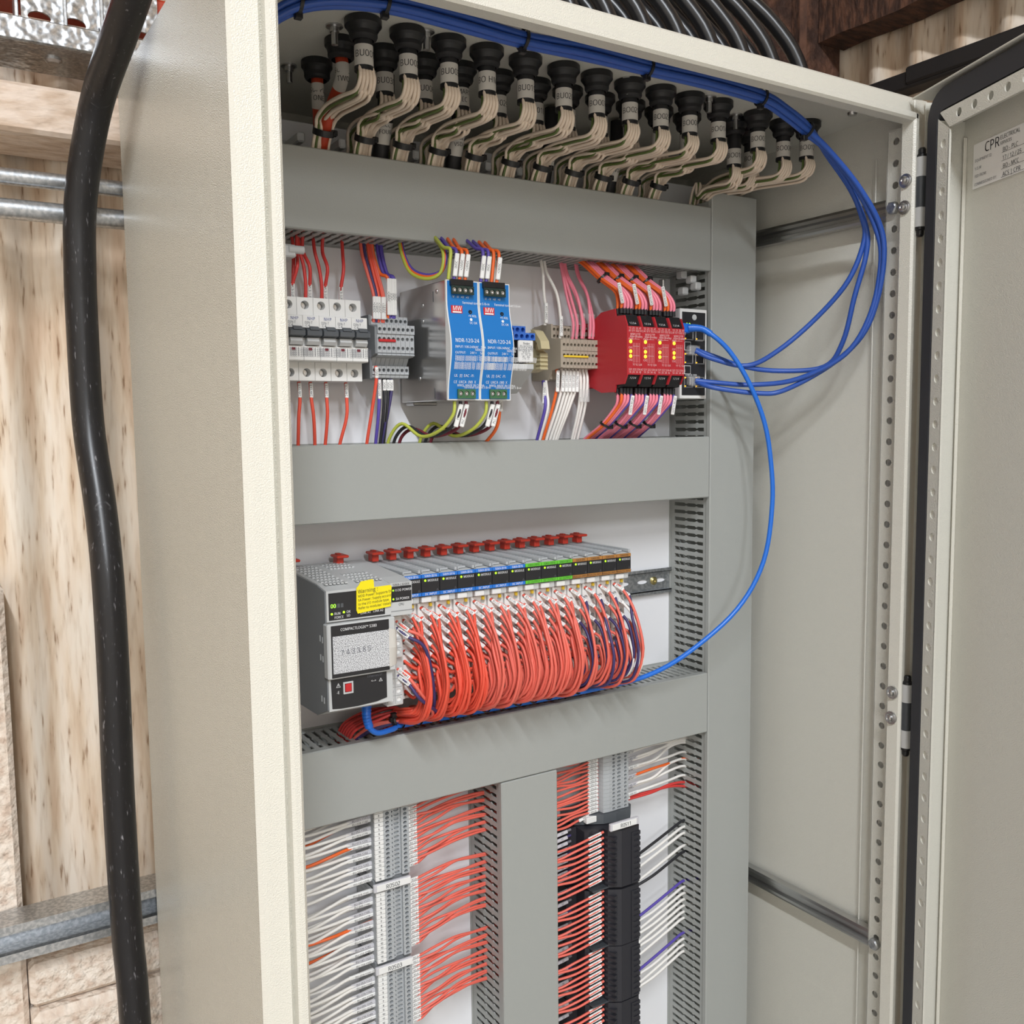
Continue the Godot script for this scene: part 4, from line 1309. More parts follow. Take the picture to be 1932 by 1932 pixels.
	# tan end bracket with its clip
	e = thing("end_bracket", "tan plastic end bracket with a hooked lever, left of the beige terminals", "bracket", V(-0.255, -0.13, 0.004))
	m = MB.new()
	m.prism(PackedVector2Array([Vector2(0.004, -0.0900), Vector2(0.050, -0.0860), Vector2(0.060, -0.0890), Vector2(0.0650, -0.0980), Vector2(0.0600, -0.1010), Vector2(0.0600, -0.1080), Vector2(0.0680, -0.1120), Vector2(0.0680, -0.1290), Vector2(0.0480, -0.1330), Vector2(0.004, -0.1330)]), Vector3.ZERO, Vector3.BACK, Vector3.UP, Vector3.RIGHT, -0.2600, -0.2490)
	obj("body", m, M.tan, e)
	m = MB.new()
	m.prism(PackedVector2Array([Vector2(0.058, -0.0838), Vector2(0.066, -0.0860), Vector2(0.078, -0.0985), Vector2(0.080, -0.1075), Vector2(0.074, -0.1085), Vector2(0.070, -0.1000), Vector2(0.060, -0.0900)]), Vector3.ZERO, Vector3.BACK, Vector3.UP, Vector3.RIGHT, -0.2660, -0.2540)
	obj("lever", m, M.tan, e)
	m = MB.new()
	for k in 4:
		m.box(V(-0.2610, -0.1310 + k * 0.0048, 0.0600), V(-0.2500, -0.1285 + k * 0.0048, 0.0705), 0.0006)
	obj("rib", m, M.tan, e)
	# wires of the beige block
	var wl := [[-0.2335, -0.2350, 0.034, -0.076], [-0.2280, -0.2215, 0.046, -0.092]]
	for k in wl.size():
		var t: Array = wl[k]
		var a := V(t[1], t[3], t[2] + 0.008)
		wire("terminal_wire", "%s white wire coming down into the beige terminals" % ["left", "right"][k], "white wires above the beige terminals", [V(t[0], 0.008, 0.030), V(t[0], -0.012, 0.036), V(lerpf(t[0], t[1], 0.6), -0.040, t[2] + 0.006), a + V(0, 0.020, 0.002), a], 0.0019, M.wire_white, [a + V(0, 0.026, 0.0030), a + V(0, 0.002, 0.0030), 0.0042, V(-0.4, 0, 1), "ATO 24VDC"])
	var pk := [[-0.2030, -0.1975, 0.040], [-0.2010, -0.1945, 0.044], [-0.1980, -0.1890, 0.050], [-0.1960, -0.1920, 0.052], [-0.1800, -0.1760, 0.052], [-0.1785, -0.1820, 0.054]]
	for k in pk.size():
		var t: Array = pk[k]
		var a := V(t[1], -0.0915, t[2] + 0.006)
		wire("terminal_wire", "%s pink wire from the left dropping into the beige terminals" % NTH[k + 1], "pink wires above the beige terminals", [V(t[0], 0.008, 0.028), V(t[0], -0.012, 0.034), V(lerpf(t[0], t[1], 0.4), -0.040, t[2]), a + V(0, 0.020, 0.002), a], 0.0019, M.wire_pink, [a + V(0, 0.030, 0.0010), a + V(0, 0.002, 0.0010), 0.0046, V(-0.4, 0, 1), "", M.clear])
	var bw := [[-0.2370, -0.2425, M.wire_purple, "purple", "ATO 0VDC"], [-0.2330, -0.2385, M.wire_white, "white", ""], [-0.2240, -0.2335, M.wire_orange, "orange", "ATO 24VDC"], [-0.2165, -0.2285, M.wire_white, "white", "ATO 24VDC"], [-0.2110, -0.2230, M.wire_white, "white", "STO 24VDC"], [-0.2058, -0.2185, M.wire_white, "white", "STO 24VDC"], [-0.2005, -0.2145, M.wire_white, "white", "STO ESTOP"], [-0.1950, -0.2125, M.wire_white, "white", "STO CTRL"], [-0.1900, -0.1900, M.wire_white, "white", ""], [-0.1850, -0.1870, M.wire_white, "white", ""], [-0.1800, -0.1815, M.wire_white, "white", ""]]
	for k in bw.size():
		var t: Array = bw[k]
		var a := V(t[0], -0.142 if k < 2 else -0.128, 0.040 if k < 2 else 0.050)
		wire("terminal_wire", "%s wire from the left falling below the beige terminals, %s" % [NTH[k + 1], t[3]], "wires below the beige terminals", [a, a + V(-0.0008, -0.016, 0.004), V(lerpf(t[0], t[1], 0.55), -0.176, 0.048), V(t[1], -0.213, 0.034), V(t[1], -0.232, 0.028)], 0.0019, t[2], [a + V(-0.0030, -0.028, 0.0060), a + V(0, -0.002, 0.0035), 0.0042, V(-0.4, 0, 1), t[4]] if t[4] else [a + V(-0.001, -0.040, 0.005), a + V(0, -0.018, 0.0035), 0.0040, V(-0.4, 0, 1), "", M.clear])

# ---------------------------------------------------------------- power supplies
func psu_z(y: float) -> float:
	var f := clampf((-0.0442 - y) / 0.1240, 0.0, 1.0)
	return 0.1185 + 0.0085 * sin(PI * clampf((f - 0.16) / 0.80, 0.0, 1.0)) ** 2

func power_supplies() -> void:
	var w := 0.0390
	for k in 2:
		var x0 := -0.4105 + k * w
		var xa := x0 + 0.0003
		var xb := x0 + w - 0.0003
		var yt := -0.0442
		var yb := -0.1682
		var o := thing("power_supply", "slim power supply with a wavy blue front, %s" % ["left one showing its bare metal side", "right one beside the small relay"][k], "power supply", V(x0 + w / 2, yb, 0.008))
		var m := MB.new()
		m.box(V(xa, yb, 0.008), V(xb, yt, 0.1165), 0.0008)
		obj("case", m, M.mirror_steel, o)
		m = MB.new()
		var n_ := 24
		for j in n_:
			var ya := lerpf(yb, yt, float(j) / n_)
			var yc := lerpf(yb, yt, float(j + 1) / n_)
			var za := psu_z(ya)
			var zc := psu_z(yc)
			m.q(V(xa, ya, za), V(xb, ya, za), V(xb, yc, zc), V(xa, yc, zc), Vector3.BACK)
			m.q(V(xa, ya, 0.1160), V(xa, ya, za), V(xa, yc, zc), V(xa, yc, 0.1160), Vector3.LEFT)
			m.q(V(xb, ya, 0.1160), V(xb, ya, za), V(xb, yc, zc), V(xb, yc, 0.1160), Vector3.RIGHT)
		m.q(V(xa, yt, 0.116), V(xb, yt, 0.116), V(xb, yt, psu_z(yt)), V(xa, yt, psu_z(yt)), Vector3.UP)
		m.q(V(xa, yb, 0.116), V(xb, yb, 0.116), V(xb, yb, psu_z(yb)), V(xa, yb, psu_z(yb)), Vector3.DOWN)
		obj("front_cover", m, M.white_plastic, o)
		m = MB.new()
		for j in n_:
			var ya := lerpf(yb + 0.0013, yt - 0.0010, float(j) / n_)
			var yc := lerpf(yb + 0.0013, yt - 0.0010, float(j + 1) / n_)
			m.q(V(xa + 0.0012, ya, psu_z(ya) + 0.0004), V(xb - 0.0012, ya, psu_z(ya) + 0.0004), V(xb - 0.0012, yc, psu_z(yc) + 0.0004), V(xa + 0.0012, yc, psu_z(yc) + 0.0004), Vector3.BACK)
		var bl := obj("blue_label", m, M.psu_blue, o)
		# terminals
		obj("terminal_hood", bx(V(xa + 0.0040, yt - 0.0062, 0.1170), V(xa + 0.0305, yt + 0.0004, 0.1232), 0.0006), M.black, o)
		m = MB.new()
		for j in 4:
			m.hole(V(xa + 0.0042 + j * 0.00655, yt - 0.0148, 0.1240), Vector3.RIGHT, Vector3.UP, 0.00655, 0.0086, 0.0033, 0.0043, 0.0027, 0.0027, 0.0020, 14)
		obj("terminal_top", m, M.terminal_dark_green, o)
		for j in 4:
			m = MB.new()
			m.lathe(V(xa + 0.0075 + j * 0.00655, yt - 0.0105, 0.1222), Vector3.BACK, [Vector2(0.0023, 0), Vector2(0.0022, 0.0008), Vector2(0.0008, 0.0006), Vector2(0.0001, 0.0002)], 12)
			obj("terminal_screw", m, M.steel, o)
		m = MB.new()
		for j in 3:
			m.hole(V(xa + 0.0105 + j * 0.0071, yb + 0.0018, 0.1222), Vector3.RIGHT, Vector3.UP, 0.0071, 0.0098, 0.00355, 0.0052, 0.0028, 0.0028, 0.0020, 14)
		obj("terminal_bottom", m, M.terminal_green, o)
		for j in 3:
			m = MB.new()
			m.lathe(V(xa + 0.01405 + j * 0.0071, yb + 0.0070, 0.1202), Vector3.BACK, [Vector2(0.0024, 0), Vector2(0.0023, 0.0008), Vector2(0.0008, 0.0006), Vector2(0.0001, 0.0002)], 12)
			obj("terminal_screw", m, M.steel, o)
		# print
		var pr := func(s: String, x: float, y: float, h: float, mt: Material) -> void:
			text(bl, s, V(xa + x, y, psu_z(y) + 0.0008), h, mt, Vector3.RIGHT, V(0, 1, (psu_z(y + 0.003) - psu_z(y - 0.003)) / 0.006), "lettering", 3.0, true)
		var wh: Material = M.white_print
		pr.call("-V   -V   +V   +V", 0.0065, yt - 0.0172, 0.0017, wh)
		pr.call("Terminal torque 5 lb-in", 0.0185, yt - 0.0228, 0.0009, wh)
		obj("logo_plate", bx(V(xa + 0.0048, yt - 0.0342, psu_z(yt - 0.0262) - 0.001), V(xa + 0.0180, yt - 0.0262, psu_z(yt - 0.0342) + 0.0007), 0.0002), M.logo_red, o)
		text(bl, "MW", V(xa + 0.0114, yt - 0.0292, psu_z(yt - 0.0342) + 0.0010), 0.0044, wh)
		obj("logo_bar", bx(V(xa + 0.0062, yt - 0.0336, psu_z(yt - 0.0262)), V(xa + 0.0166, yt - 0.0322, psu_z(yt - 0.0342) + 0.0010)), M.paper, o)
		m = MB.new()
		m.lathe(V(xa + 0.0275, yt - 0.0322, psu_z(yt - 0.0322) + 0.0003), Vector3.BACK, [Vector2(0.0022, 0), Vector2(0.0020, 0.0008), Vector2(0.0006, 0.0006)], 14)
		obj("trim_pot", m, M.black, o)
		pr.call("+V ADJ.", 0.0245, yt - 0.0363, 0.0013, wh)
		m = MB.new()
		m.lathe(V(xa + 0.0275, yt - 0.0402, psu_z(yt - 0.0402) + 0.0003), Vector3.BACK, [Vector2(0.0017, 0), Vector2(0.0014, 0.0006), Vector2(0.0001, 0.0009)], 12)
		obj("status_led", m, M.white_print, o)
		pr.call("DC OK", 0.0250, yt - 0.0437, 0.0014, wh)
		pr.call("NDR-120-24", 0.0052, yt - 0.0625, 0.0038, wh)
		pr.call("INPUT: 100-240VAC   2.6A", 0.0048, yt - 0.0690, 0.0018, wh)
		pr.call("50/60Hz", 0.0285, yt - 0.0718, 0.0010, wh)
		pr.call("OUTPUT:      24V =     5A", 0.0048, yt - 0.0750, 0.0018, wh)
		for j in 3:
			pr.call("Tension nominale / Temperature de service", 0.0048, yt - 0.0788 - j * 0.0018, 0.00085, wh)
		for j in 4:
			pr.call("Manufactured for industrial control", 0.0048, yt - 0.0855 - j * 0.0018, 0.00085, wh)
		pr.call("UL  [!]  EAC  /!\\", 0.0060, yt - 0.0985, 0.0027, wh)
		pr.call("CE  UKCA  (M)  X", 0.0060, yt - 0.1050, 0.0027, wh)
		pr.call("WWSJ  MADE IN CHINA", 0.0105, yt - 0.1085, 0.0013, wh)
		pr.call("Terminal torque 5 lb-in", 0.0185, yt - 0.1105, 0.0008, wh)
		pr.call("(=)    N      L", 0.0130, yt - 0.1135, 0.0017, wh)
		# metal side: bright slots and screws
		if k == 0:
			for p in [[-0.054, 0.098], [-0.065, 0.065], [-0.082, 0.065], [-0.143, 0.055]]:
				m = MB.new()
				m.lathe(V(xa, p[0], p[1]), V(-1, 0, 0), [Vector2(0.0026, 0), Vector2(0.0022, 0.0007), Vector2(0.0007, 0.0008), Vector2(0.0001, 0.0004)], 14)
				obj("screw", m, M.steel, o)
			for p in [[-0.0640, -0.0530], [-0.1660, -0.1545]]:
				obj("slot", bx(V(xa - 0.0003, p[0], 0.0895), V(xa + 0.0002, p[1], 0.0903)), M.dark_grey, o)
			obj("rail_foot", bx(V(xa + 0.004, yb - 0.0035, 0.010), V(xb - 0.004, yb, 0.030), 0.001), M.steel, o)
		# wires in and out
		var nm: String = ["left", "right"][k]
		var cols := [[M.wire_yellow, "yellow-green", 0.0050], [M.wire_purple, "purple", 0.0090], [M.wire_orange, "orange", 0.0160], [M.wire_orange, "orange", 0.0235]] if k == 0 else [[M.wire_purple, "purple", 0.0020], [M.wire_purple, "purple", 0.0090], [M.wire_orange, "orange", 0.0175], [M.wire_orange, "orange", 0.0240]]
		for j in 4:
			var c: Array = cols[j]
			var a := V(xa + 0.0055 + j * 0.0066, yt + 0.001, 0.1140)
			var top := a + V(0.004, 0.031 + 0.002 * k, -0.002)
			var back := V(a.x + 0.003 + j * 0.001, 0.012, 0.052)
			var pts := [a, a + V(0.002, 0.016, 0.0), top, top + V(-0.002, 0.0045, -0.012), back + V(0.001, -0.004, 0.022), back, back + V(0, 0.02, 0)]
			wire("supply_wire", "%s wire from the left arching over the %s power supply, %s" % [NTH[j + 1], nm, c[1]], "wires over the %s power supply" % nm, pts, 0.0019, c[0], [] if (j == 0 and k == 0) or (j == 2 and k == 1) else [a + V(0.0000, 0.003, 0.0022), a + V(0.0035, 0.027, 0.0022), 0.0048, V(-0.45, 0, 1), "+24VDC" if j > 1 else "0VDC"])
		var cb := [[M.wire_yellow, "yellow-green"], [M.wire_black, "black"], [M.wire_maroon, "maroon"]]
		for j in 3:
			var c: Array = cb[j]
			var a := V(xa + 0.0115 + j * 0.0070, yb - 0.001, 0.1120)
			var d := V(a.x - 0.012 - (2 - j) * 0.006, -0.224, 0.030)
			var pts := [a, a + V(-0.002, -0.014, 0.0), a + V(-0.007 - 0.002 * (2 - j), -0.030, -0.012), V(a.x - 0.020, -0.206, 0.072), V(a.x - 0.032, -0.192 - j * 0.003, 0.050), V(a.x - 0.041, -0.208, 0.036), V(a.x - 0.043, -0.232, 0.030)]
			wire("supply_wire", "%s wire looping left from under the %s power supply" % [c[1], nm], "wires under the %s power supply" % nm, pts, 0.0019, c[0], [] if j == 0 else [a + V(-0.0045, -0.027, -0.003), a + V(0, -0.003, 0.0022), 0.0050, V(-0.4, 0, 1), ["", "PLC-N", "PLC 240V1-2"][j]])
	for d in [[-0.4300, M.wire_yellow, "yellow-green", 0.0], [-0.4275, M.wire_purple, "purple", 0.003], [-0.4285, M.wire_orange, "orange", 0.0015]]:
		wire("loop_wire", "%s wire sagging in a loop at the upper left of the left power supply" % d[2], "", [V(d[0], 0.010, 0.050), V(d[0], -0.012, 0.058), V(d[0] + 0.004, -0.032 + d[3], 0.070), V(d[0] + 0.014, -0.040 + d[3] * 1.3, 0.088), V(d[0] + 0.024, -0.034 + d[3], 0.100), V(-0.402 + d[3], -0.012, 0.098), V(-0.400 + d[3], 0.010, 0.070)], 0.0019, d[1])
	wire("supply_wire", "orange wire straight down past the right power supply's lower corner", "", [V(-0.3340, -0.165, 0.095), V(-0.3345, -0.180, 0.098), V(-0.3365, -0.200, 0.092), V(-0.3390, -0.222, 0.060)], 0.0019, M.wire_orange, [V(-0.3335, -0.180, 0.100), V(-0.3335, -0.167, 0.098), 0.0040, V(-0.4, 0, 1), "0VDC"])
	for x in [-0.3020, -0.2985]:
		wire("relay_wire", "%s white wire dropping behind the right power supply" % ("left" if x < -0.3 else "right"), "", [V(x - 0.004, 0.010, 0.030), V(x - 0.002, -0.012, 0.040), V(x - 0.007, -0.040, 0.050), V(x - 0.007, -0.085, 0.060)], 0.0019, M.wire_white, [V(x - 0.0065, -0.070, 0.0555), V(x - 0.0065, -0.046, 0.0525), 0.0044, V(-0.4, 0, 1), "", M.clear])

func small_relay() -> void:
	var o := thing("interface_relay", "small plug-in relay with white printed cover and blue terminals, right of the power supplies", "relay", V(-0.295, -0.131, 0.008))
	var m := MB.new()
	m.prism(PackedVector2Array([Vector2(0.008, -0.080), Vector2(0.070, -0.080), Vector2(0.0700, -0.098), Vector2(0.060, -0.099), Vector2(0.060, -0.125), Vector2(0.086, -0.126), Vector2(0.086, -0.1315), Vector2(0.050, -0.158), Vector2(0.008, -0.158)]), Vector3.ZERO, Vector3.BACK, Vector3.UP, Vector3.RIGHT, -0.3085, -0.2810)
	obj("socket", m, M.light_grey, o)
	obj("cover", bx(V(-0.3025, -0.1242, 0.055), V(-0.2825, -0.0992, 0.0890), 0.0012), M.white_plastic, o)
	obj("edge", bx(V(-0.3028, -0.1244, 0.055), V(-0.2822, -0.0990, 0.0868), 0.0008), M.black_soft, o)
	m = MB.new()
	for j in 4:
		m.hole(V(-0.3090 + j * 0.0072, -0.0995, 0.0890), Vector3.RIGHT, Vector3.UP, 0.0070, 0.0080, 0.0035, 0.0040, 0.0025, 0.0025, 0.006, 12)
	for j in 3:
		m.hole(V(-0.3090 + j * 0.0072, -0.0912, 0.0800), Vector3.RIGHT, Vector3.UP, 0.0070, 0.0080, 0.0035, 0.0040, 0.0025, 0.0025, 0.006, 12)
	obj("blue_terminals", m, M.blue_terminal, o)
	text(o, "finder", V(-0.2925, -0.1035, 0.0893), 0.0024, M.ink)
	for j in 7:
		text(o, ["55.34.9.024", "12 (12) A 250V~", "6A 250V AC15", "R 55.3", "11  14  12", "A1   A2", "24V DC"][j], V(-0.2930, -0.1065 - j * 0.0023, 0.0893), 0.0013, M.grey_print)

# ---------------------------------------------------------------- red safety relays
func safety_relays() -> void:
	var p := 0.0224
	var x0 := -0.1736
	var proto: Node3D = null
	var ord_ := ["leftmost of the four, its broad side showing", "second from the left", "third from the left", "rightmost, next to the network switch"]
	for k in 4:
		var lb: String = "red safety relay with three yellow lights, " + ord_[k]
		if proto:
			dup(proto, V(p * k, 0, 0), lb)
			continue
		var o := thing("safety_relay", lb, "safety relay", V(x0 + p / 2, -0.1565, 0.008), "red safety relays in a row")
		proto = o
		var xa := x0 + 0.0002
		var xb := x0 + p - 0.0002
		var side := PackedVector2Array([Vector2(0.008, -0.0715), Vector2(0.052, -0.0715), Vector2(0.072, -0.0612), Vector2(0.0990, -0.0592), Vector2(0.1005, -0.0680), Vector2(0.1165, -0.0685), Vector2(0.1215, -0.0800), Vector2(0.1215, -0.1385), Vector2(0.1165, -0.1482), Vector2(0.1005, -0.1488), Vector2(0.0990, -0.1572), Vector2(0.072, -0.1572), Vector2(0.052, -0.1500), Vector2(0.008, -0.1500)])
		var m := MB.new()
		m.prism(side, Vector3.ZERO, Vector3.BACK, Vector3.UP, Vector3.RIGHT, xa, xa + 0.0016)
		m.prism(side, Vector3.ZERO, Vector3.BACK, Vector3.UP, Vector3.RIGHT, xb - 0.0004, xb)
		m.prism(PackedVector2Array([Vector2(0.008, -0.0720), Vector2(0.098, -0.0720), Vector2(0.110, -0.0812), Vector2(0.1215, -0.0812), Vector2(0.1215, -0.1375), Vector2(0.110, -0.1375), Vector2(0.098, -0.1490), Vector2(0.008, -0.1490)]), Vector3.ZERO, Vector3.BACK, Vector3.UP, Vector3.RIGHT, xa + 0.0016, xb - 0.0004)
		obj("case", m, M.relay_red, o)
		m = MB.new()
		m.prism(PackedVector2Array([Vector2(0.098, -0.0645), Vector2(0.113, -0.0670), Vector2(0.1190, -0.0805), Vector2(0.112, -0.0808), Vector2(0.098, -0.0725)]), Vector3.ZERO, Vector3.BACK, Vector3.UP, Vector3.RIGHT, xa + 0.0018, xb - 0.0006)
		m.prism(PackedVector2Array([Vector2(0.098, -0.1530), Vector2(0.113, -0.1510), Vector2(0.1190, -0.1380), Vector2(0.112, -0.1378), Vector2(0.098, -0.1450)]), Vector3.ZERO, Vector3.BACK, Vector3.UP, Vector3.RIGHT, xa + 0.0018, xb - 0.0006)
		obj("plug_connector", m, M.black, o)
		m = MB.new()
		for j in 4:
			var x := xa + 0.0040 + j * 0.0048
			m.lathe(V(x, -0.0650, 0.1060), Vector3.UP, [Vector2(0.0023, 0), Vector2(0.0021, 0.0085), Vector2(0.0001, 0.0085)], 10)
			m.lathe(V(x, -0.1525, 0.1060), Vector3.DOWN, [Vector2(0.0023, 0), Vector2(0.0021, 0.0085), Vector2(0.0001, 0.0085)], 10)
			m.lathe(V(x, -0.0650, 0.0990), Vector3.UP, [Vector2(0.0023, 0), Vector2(0.0021, 0.0085), Vector2(0.0001, 0.0085)], 10)
			m.lathe(V(x, -0.1525, 0.0990), Vector3.DOWN, [Vector2(0.0023, 0), Vector2(0.0021, 0.0085), Vector2(0.0001, 0.0085)], 10)
		stuff("ferrule_collar", m, M.black_soft, o)
		for y in [-0.0990, -0.1105, -0.1160]:
			m = MB.new()
			m.lathe(V(xa + 0.0054, y, 0.1214), Vector3.BACK, [Vector2(0.0022, 0), Vector2(0.0022, 0.0004), Vector2(0.0016, 0.0010), Vector2(0.0001, 0.0012)], 14)
			obj("status_light", m, M.led_yellow, o)
		var z := 0.1218
		var pr := func(s: String, x: float, y: float, h: float) -> void:
			text(o, s, V(xa + x, y, z), h, M.pink_print, Vector3.RIGHT, Vector3.UP, "lettering", 5.0, true)
		pr.call("13  23  33  41", 0.0025, -0.0835, 0.0017)
		pr.call("A1 S11 S52 S12", 0.0025, -0.0865, 0.0015)
		pr.call("MSR127TP", 0.0048, -0.0905, 0.0017)
		pr.call("Allen-Bradley", 0.0040, -0.0932, 0.0015)
		pr.call("PWR", 0.0022, -0.0962, 0.0013)
		pr.call("CH1", 0.0022, -0.1062, 0.0012)
		pr.call("CH2", 0.0022, -0.1205, 0.0012)
		pr.call("Y1 Y2 S34", 0.0085, -0.1258, 0.0013)
		pr.call("S21 S22 S34 42", 0.0025, -0.1315, 0.0015)
		pr.call("14  24  34  42", 0.0025, -0.1345, 0.0017)
		m = MB.new()
		for j in 5:
			var x := xa + 0.0090 + j * 0.0023
			m.q(V(x, -0.1235, z), V(x + 0.0003, -0.1235, z), V(x + 0.0003, -0.1005, z), V(x, -0.1005, z), Vector3.BACK)
		for y in [-0.1045, -0.1155]:
			m.q(V(xa + 0.0085, y, z), V(xa + 0.0185, y, z), V(xa + 0.0185, y + 0.0003, z), V(xa + 0.0085, y + 0.0003, z), Vector3.BACK)
		m.q(V(xa + 0.0080, -0.0962, z), V(xa + 0.0185, -0.0962, z), V(xa + 0.0185, -0.0959, z), V(xa + 0.0080, -0.0959, z), Vector3.BACK)
		m.q(V(xa + 0.0128, -0.0960, z), V(xa + 0.0131, -0.0960, z), V(xa + 0.0131, -0.0940, z), V(xa + 0.0128, -0.0940, z), Vector3.BACK)
		stuff("circuit_print", m, M.pink_print, o)
		for e in [[-0.0775, 0.1188], [-0.1412, 0.1188]]:
			text(o, "1 2 3 4", V(xa + 0.0110, e[0], e[1]), 0.0020, M.white_print, Vector3.RIGHT, V(0, 1, -0.42 if e[0] > -0.1 else 0.42), "lettering", 5.0)
	# pink and orange looms above and below
	for k in 4:
		var xr := x0 + p * k
		var tie_t := V(xr - 0.0040, -0.0215, 0.0800)
		var tie_b := V(xr + 0.0020, -0.1960, 0.0780)
		for j in 7:
			var orange := j == 0 or (j == 1 and k % 2 == 1) or (j == 4 and k == 0)
			var x := xr + 0.0040 + (j % 4) * 0.0048
			var a := V(x, -0.0600, 0.1060 if j < 4 else 0.0990)
			var sp := V(((j % 4) - 1.5) * 0.0032, (j % 4) * 0.0006, (0.0026 if j < 4 else -0.0018))
			var e := V(xr - 0.018 + (j % 4) * 0.0045, 0.008, 0.034 + (0.006 if j < 4 else 0.0))
			wire("relay_wire", "%s wire of the loom over the %s safety relay, %s" % [NTH[j + 1], NTH[k + 1], "orange" if orange else "pink"], ("orange" if orange else "pink") + " loom wires over the %s safety relay" % ["first", "second", "third", "fourth"][k],
				[a, a + V(-0.0006, 0.010, 0.001), (a + tie_t) * 0.5 + V(0.0035, 0.003, 0.007) + sp * 0.4, tie_t + sp, e + V(0.004, -0.006, 0.014), e, e + V(-0.004, 0.016, -0.008)], 0.0019, M.wire_orange if orange else M.wire_pink,
				[a + V(-0.0010, 0.0060, 0.0040), a + V(-0.0085, 0.0290, 0.0060), 0.0042, V(-0.5, 0, 1), "SAFETY RELAY %d" % (k + 1)] if j == 0 else [])
			var b := V(x, -0.1575, 0.1060 if j < 4 else 0.0990)
			var spb := V(((j % 4) - 1.5) * 0.0030, 0, (0.0024 if j < 4 else -0.0018))
			var eb := V(xr - 0.004 + (j % 4) * 0.0042, -0.216, 0.040 + (0.005 if j < 4 else 0.0))
			var purple := j == 3
			var mtb: Material = M.wire_purple if purple else (M.wire_orange if (j == 0 and k == 0) else M.wire_pink)
			var cn := "purple" if purple else ("orange" if (j == 0 and k == 0) else "pink")
			wire("relay_wire", "%s wire of the loom under the %s safety relay, %s" % [NTH[j + 1], NTH[k + 1], cn], cn + " loom wires under the %s safety relay" % ["first", "second", "third", "fourth"][k],
				[b, b + V(0, -0.010, 0.0), (b + tie_b) * 0.5 + V(0.002, 0.0, 0.006) + spb * 0.4, tie_b + spb, eb, eb + V(-0.003, -0.018, -0.006)], 0.0019, mtb,
				[b + V(-0.0020, -0.0270, 0.0010), b + V(0.0005, -0.004, 0.0035), 0.0042, V(-0.5, 0, 1), "SAFETY RELAY"] if j == 3 else [])
		tie_ring("cable_tie", "black tie round the pink loom over the %s safety relay" % ["first", "second", "third", "fourth"][k], tie_t, V(-0.5, 0.75, -0.45), 0.0078, 0.0028)
		tie_ring("cable_tie", "black tie round the pink loom under the %s safety relay" % ["first", "second", "third", "fourth"][k], tie_b, V(0.3, 0.9, 0.45), 0.0076, 0.0028)

func network_switch() -> void:
	var o := thing("network_switch", "network switch with a black front and white frame, half behind the last red relay", "network switch", V(-0.031, -0.163, 0.004))
	var xa := -0.0560
	var xb := -0.0105
	var yb := -0.1640
	var yt := -0.0505
	obj("case", bx(V(xa, yb, 0.004), V(xb, yt, 0.0810), 0.0010), M.light_grey, o)
	obj("frame", bx(V(xa, yb, 0.0805), V(xb, yt, 0.0830), 0.0008), M.white_plastic, o)
	obj("front_panel", bx(V(xa + 0.0028, yb + 0.0042, 0.0815), V(xb - 0.0028, yt - 0.0040, 0.0836), 0.0006), M.panel_black, o)
	var m := MB.new()
	m.lathe(V(xa + 0.0230, yt - 0.0105, 0.0834), Vector3.BACK, [Vector2(0.0038, 0), Vector2(0.0036, 0.0008), Vector2(0.0001, 0.0009)], 16)
	obj("badge", m, M.light_grey, o)
	for x in [0.0105, 0.0150]:
		m = MB.new()
		m.lathe(V(xa + x, yt - 0.0190, 0.0834), Vector3.BACK, [Vector2(0.0013, 0), Vector2(0.0011, 0.0005), Vector2(0.0001, 0.0007)], 12)
		obj("status_led", m, M.led_green, o)
	# ports: two columns
	for r in [0.0320, 0.0620, 0.0920]:
		for c in [0.0055, 0.0245]:
			m = MB.new()
			var px: float = xa + c
			var py: float = yt - r - 0.0075
			for e in [[0.0, 0.0, 0.0155, 0.0014], [0.0, 0.0126, 0.0155, 0.0014], [0.0, 0.0014, 0.0014, 0.0112], [0.0141, 0.0014, 0.0014, 0.0112]]:
				m.box(V(px + e[0], py + e[1], 0.0815), V(px + e[0] + e[2], py + e[1] + e[3], 0.0850), 0.0003)
			obj("port", m, M.steel, o)
			for d in [0.0018, 0.0125]:
				obj("port_led", bx(V(px + 0.0004, py + d - 0.0008, 0.0848), V(px + 0.0024, py + d + 0.0008, 0.0853)), M.led_amber, o)
	for y in [0.0470, 0.0770]:
		m = MB.new()
		m.box(V(xa + 0.0060, yt - y - 0.0055, 0.0834), V(xa + 0.0170, yt - y + 0.0055, 0.0842), 0.0003)
		obj("slot_frame", m, M.white_plastic, o)
		obj("slot_cover", bx(V(xa + 0.0067, yt - y - 0.0048, 0.0838), V(xa + 0.0163, yt - y + 0.0048, 0.0845), 0.0003), M.black_soft, o)
	text(o, "STRATIX 2000", V(xa + 0.0180, yt - 0.0835, 0.0838), 0.0017, M.white_print)
	m = MB.new()
	for y in [0.0235, 0.0265, 0.0400]:
		m.box(V(xa + 0.0245, yt - y, 0.0835), V(xa + 0.0380, yt - y + 0.0005, 0.0837))
	stuff("port_line", m, M.white_print, o)

